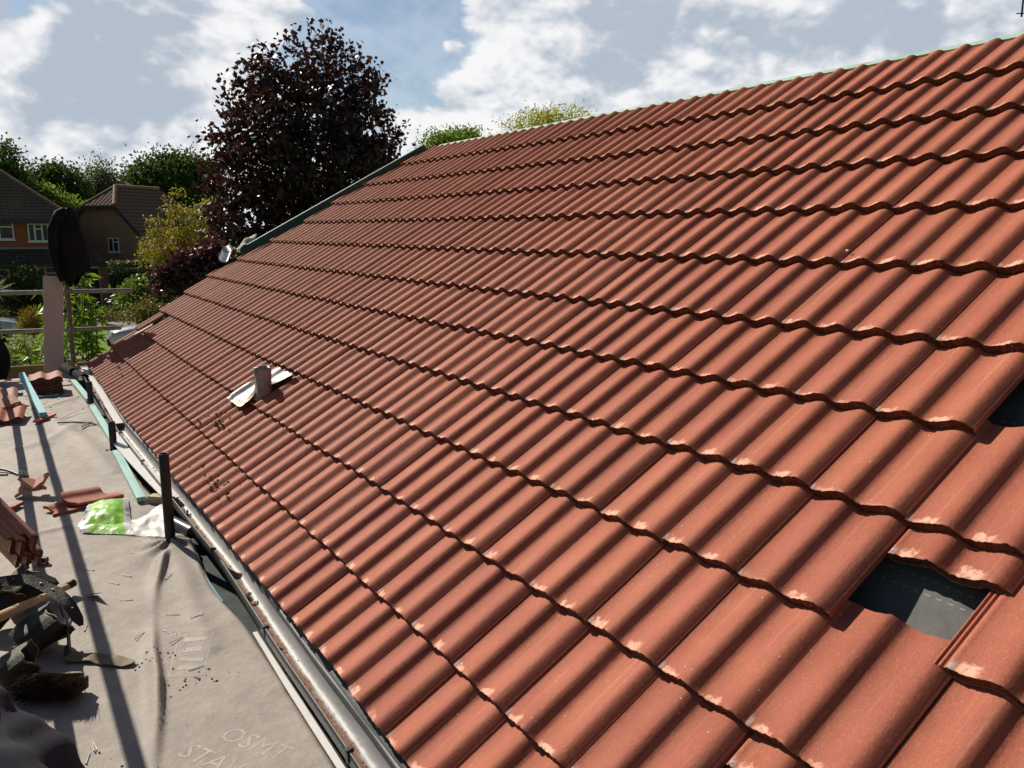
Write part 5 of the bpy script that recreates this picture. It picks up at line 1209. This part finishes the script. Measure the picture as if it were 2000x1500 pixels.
def window(parent, o, ex, en, w, h, cols, label=None, transom=True):
    """o lower left corner on the wall face, ex along, en outward"""
    o, ex, en = np.array(o, float), np.array(ex, float), np.array(en, float); up = np.array([0, 0, 1.]); A = np.stack([ex, en, up], 1); mb = MB(); f = .06
    def bar(a0, a1, z0, z1, d=.05): mb.box(o + ex * (a0 + a1) / 2 + up * (z0 + z1) / 2 + en * (d / 2 - .01), (a1 - a0, d, z1 - z0), A)
    bar(0, w, 0, f); bar(0, w, h - f, h); bar(0, f, f, h - f); bar(w - f, w, f, h - f)
    xs = [w * c for c in cols]
    for x in xs: bar(x - .035, x + .035, f, h - f, .052)
    if transom:
        a0 = xs[0] + .035; a1 = (xs[1] if len(xs) > 1 else w - f) - .0
        bar(a0, a1 - (.035 if len(xs) > 1 else 0), h * .66, h * .66 + .06, .054)
    bar(-.05, w + .05, -.06, -.002, .10)
    fr = mb.build('window', FRAME, parent, bevel=.004)
    MB().box(o + ex * w / 2 + up * h / 2 + en * .006, (w - f, .012, h - f), A).build('pane', PANE, fr)
RIDGE = pm('ridge_tiles', (.30, .17, .11), (.20, .115, .08), 3, .85, .3, 9)
def ridge(parent, a, b, r=.13): MB().tube([np.array(a) + (np.array(b) - np.array(a)) * k / 6 for k in range(7)], r, 8).build('ridge_tile', RIDGE, parent)
def house_red():
    Y = 45.0; t = empty('house', (0, Y, GZ), 'red tile-hung house with brown roof and white windows at the far left', 'house')
    xr = 2.75; xl = -9.0; ze = 2.08; hung = brick('tile_hung', (.38, .105, .056), (.30, .085, .048), (.16, .05, .03), .17, .11); br = brick('house_brick', (.26, .12, .07), (.20, .09, .055), (.18, .15, .12))
    MB().box(((xl + xr) / 2, Y + 3.5, (.55 + ze) / 2), (xr - xl, 7, ze - .55)).build('upper_wall', hung, t)
    MB().box(((xl + xr) / 2, Y + 3.58, (GZ + .55) / 2), (xr - xl - .1, 6.9, .55 - GZ)).build('wall', br, t)
    rf = RF(); e = .35; A, B, C, D = (xl - e, Y - e, ze), (xr + e, Y - e, ze), (xr + e, Y + 7 + e, ze), (xl - e, Y + 7 + e, ze); h = 2.75; R1, R2 = (xl + 3.4, Y + 3.5, ze + h), (xr - 3.0, Y + 3.5, ze + h)
    for pl_ in ((A, B, R2, R1), (B, C, R2), (C, D, R1, R2), (D, A, R1)): rf.plane(pl_)
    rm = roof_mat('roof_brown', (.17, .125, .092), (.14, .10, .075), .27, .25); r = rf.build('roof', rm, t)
    ridge(r, R1, R2, .10); ridge(r, R2, B, .09); fz = MATS['fascia_dark']
    MB().box(((xl + xr) / 2, Y - .34, ze - .10), (xr - xl + .7, .05, .2)).build('fascia', fz, t)
    MB().box(((xl + xr) / 2, Y - .17, ze - .19), (xr - xl + .6, .34, .02)).build('soffit', fz, t)
    # lean-to over the ground floor and the garage hip
    rf = RF(); rf.plane([(xl, Y - 1.15, .02), (3.0, Y - 1.15, .02), (3.0, Y, .66), (xl, Y, .66)]); g0, g1 = 2.75, 4.45
    rf.plane([(2.2, Y - 1.2, -.02), (4.40, Y - 1.2, -.02), (2.75, Y + 1.3, 1.55), (2.2, Y + 1.3, 1.55)]); rf.plane([(4.40, Y - 1.2, -.02), (4.40, Y + 4, -.02), (2.75, Y + 1.3, 1.55)])
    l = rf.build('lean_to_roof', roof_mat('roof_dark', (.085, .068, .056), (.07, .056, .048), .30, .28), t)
    MB().box(((xl + 2.5) / 2, Y - .01, .70), (2.5 - xl, .08, .10)).build('lead_flashing', pm('flash', (.25, .26, .28), None, 4, .5, 0), l)
    MB().box(((xl + 4.4) / 2, Y - 1.14, -.10), (4.38 - xl, .05, .16)).build('fascia', fz, t)
    gw = brick('garage_brick', (.38, .18, .10), (.30, .14, .08)); mb = MB(); mb.box((4.10, Y - .4, (GZ - .15) / 2), (.42, .3, -GZ - .15)); mb.box((2.85, Y - .4, (GZ - .15) / 2), (.3, .3, -GZ - .15)); mb.box((3.6, Y + 2, (GZ - .2) / 2), (1.4, 4, -GZ - .2)); mb.build('garage_wall', gw, t)
    mb = MB(); mb.box((3.45, Y - .44, -.28), (.98, .10, .10)); mb.box((3.90, Y - .44, (GZ - .3) / 2), (.08, .10, -GZ - .3)); mb.box((3.02, Y - .44, (GZ - .3) / 2), (.08, .10, -GZ - .3)); mb.build('garage_door_frame', FRAME, t)
    MB().box((3.45, Y - .32, (GZ - .33) / 2), (.84, .04, -GZ - .33)).build('garage_door', pm('door_dark', (.03, .022, .018), None, 6, .6, .1), t)
    for x in (-.25, .62, 1.08): MB().box((x, Y - .95, (GZ + 0) / 2 - .05), (.07, .07, -GZ - .1)).build('porch_post', pm('post_brown', (.14, .09, .055), None, 6, .8), t)
    E1, EN = (1, 0, 0), (0, -1, 0)
    window(t, (-.95, Y, 1.12), E1, EN, 1.32, .86, (.55,)); window(t, (.955, Y, 1.02), E1, EN, .90, .86, (.33, .68)); window(t, (-3.4, Y, 1.1), E1, EN, 1.3, .86, (.5,))
    window(t, (1.15, Y + .13, -1.22), E1, EN, 1.0, 1.0, (.38,)); window(t, (-.9, Y + .13, -1.3), E1, EN, .9, 1.0, (.5,))
house_red()
def house_brown():
    t = empty('house', (6.17, 47, GZ), 'brown brick house with half-hipped gable and red-brown roof', 'house'); ph = R(50)
    e1 = np.array([-math.cos(ph), math.sin(ph), 0]); e2 = np.array([math.sin(ph), math.cos(ph), 0]); c = np.array([6.17, 47.0, 0]); Wd = 4.62; Ln = 6.4
    ze, zh, zr = 1.72, 2.93, 3.98
    P = lambda a, b, z: c + e1 * a + e2 * b + np.array([0, 0, z]); hf = Wd / 2; bk = lambda z: hf * (z - ze) / (zr - ze)
    br = brick('brick_brown', (.36, .215, .13), (.29, .17, .105), (.32, .25, .18))
    mb = MB(); q = bk(zh) * .97; mb.prism([P(0, 0, GZ), P(0, 0, ze - .08), P(q, 0, zh - .06), P(Wd - q, 0, zh - .06), P(Wd, 0, ze - .08), P(Wd, 0, GZ)], (0, 0, 0), e2 * Ln); mb.build('wall', br, t)
    o = .22; sl = (zr - ze) / hf; rf = RF()
    E = lambda a, b, z: P(a, b, z)
    fl, fr = (hf + o), None
    zl = ze - o * sl; run = bk(zh)
    a0 = -o; rh = 1.16
    rf.plane([E(a0, -o, zl), E(run - .0, -o, zh), E(hf, rh, zr), E(hf, Ln - 1.8, zr), E(a0, Ln + o, zl)])
    rf.plane([E(Wd - a0, -o, zl), E(Wd - run, -o, zh), E(hf, rh, zr), E(hf, Ln - 1.8, zr), E(Wd - a0, Ln + o, zl)])
    rf.plane([E(run - .05, -o - .06, zh - .04), E(Wd - run + .05, -o - .06, zh - .04), E(hf, rh, zr)]); rf.plane([E(a0, Ln + o, zl), E(Wd - a0, Ln + o, zl), E(hf, Ln - 1.8, zr)])
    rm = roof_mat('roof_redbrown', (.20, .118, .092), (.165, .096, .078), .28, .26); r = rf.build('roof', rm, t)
    ridge(r, E(hf, rh, zr + .02), E(hf, Ln - 1.8, zr + .02), .10); ridge(r, E(run - .05, -o, zh), E(hf, rh, zr + .02), .11); ridge(r, E(Wd - run, -o, zh), E(hf, rh, zr + .02), .06)
    fz = MATS['fascia_dark']; mb = MB()
    def vb(a, b): d = b - a; mb.box((a + b) / 2, (np.linalg.norm(d), .06, .17), align(d))
    vb(E(a0, -o + .02, zl - .14), E(run, -o + .02, zh - .14)); vb(E(Wd - a0, -o + .02, zl - .14), E(Wd - run, -o + .02, zh - .14)); vb(E(run - .08, -o - .03, zh - .16), E(Wd - run + .08, -o - .03, zh - .16)); vb(E(a0, -o, zl - .1), E(a0, Ln, zl - .1)); mb.build('bargeboard', fz, t)
    MB().tube([P(-.06, .06, GZ), P(-.06, .06, ze - .2)], .045, 8).build('downpipe', fz, t)
    en = -e2; window(t, P(2.02, 0, .38), -e1, en, .72, .78, (.48,))
    en2 = -e1; window(t, P(0, 1.0, .75), e2, en2, 1.3, .85, (.5,)); window(t, P(0, 4.2, .75), e2, en2, 1.3, .85, (.5,)); window(t, P(0, 1.0, -1.4), e2, en2, 1.3, 1.0, (.5,)); window(t, P(0, 4.2, -1.4), e2, en2, 1.3, 1.0, (.5,))
    # front wing
    rf = RF(); w0, w1, out, zz = 3.2, 6.9, 1.1, 3.15
    rf.plane([E(-out, w0, zl), E(-out, w1, zl), E(hf * .75, w1 - 1.6, zz), E(hf * .75, w0 + .2, zz)]); rf.plane([E(-out, w1, zl), E(hf, w1, zl), E(hf * .75, w1 - 1.6, zz)])
    w = rf.build('wing_roof', rm, t); ridge(w, E(hf * .75, w0 + .2, zz), E(hf * .75, w1 - 1.6, zz), .09)
    mb = MB(); mb.prism([P(-out + .25, w0, GZ), P(-out + .25, w1 - .2, GZ), P(.5, w1 - .2, GZ), P(.5, w0, GZ)], (0, 0, 0), (0, 0, zl - GZ - .05)); mb.build('wing_wall', br, t)
    window(t, P(-out + .25, w0 + 1.0, .7), e2, en2, 1.3, .85, (.5,)); window(t, P(-out + .25, w0 + 1.0, -1.4), e2, en2, 1.3, 1.0, (.5,))
house_brown()
def aerial(px, py, top, D, label, right=0.0, n=3):
    d = ray(px, py); b = CW + d * D; t = empty('tv_aerial', b, label, 'aerial'); m = pm('aerial_metal', (.05, .05, .06), None, 6, .4, 0, metal=.5)
    MB().tube([b - (0, 0, .0), b + (0, 0, top)], .009, 8).build('boom', m, t)
    for k in range(n): z = .03 + k * .20; MB().tube([b + CR * -.05 + (0, 0, z), b + CR * .13 + (0, 0, z)], .005, 6).build('element', m, t)
    base = b + CR * .55; rz_ = roofp(0, 12.7)[2]
    MB().tube([(base[0], base[1], b[2] - 1.6), base + (0, 0, top)], .016, 8).build('mast', m, t); MB().tube([b + (0, 0, top), base + (0, 0, top)], .008, 8).build('arm', m, t)
aerial(1995, 33, .75, 9.5, 'dark television aerial end hanging in at the top right corner', n=4)
p = atY(127, 358, 58); t = empty('tv_aerial', (p[0], p[1], p[2] - 3), 'thin television aerial on a pole between the two far houses', 'aerial'); m = MATS['aerial_metal']
MB().tube([(p[0], p[1], GZ), p], .03, 6).build('mast', m, t); MB().tube([p, p + (1.0, 0, -.05)], .018, 6).build('boom', m, t)
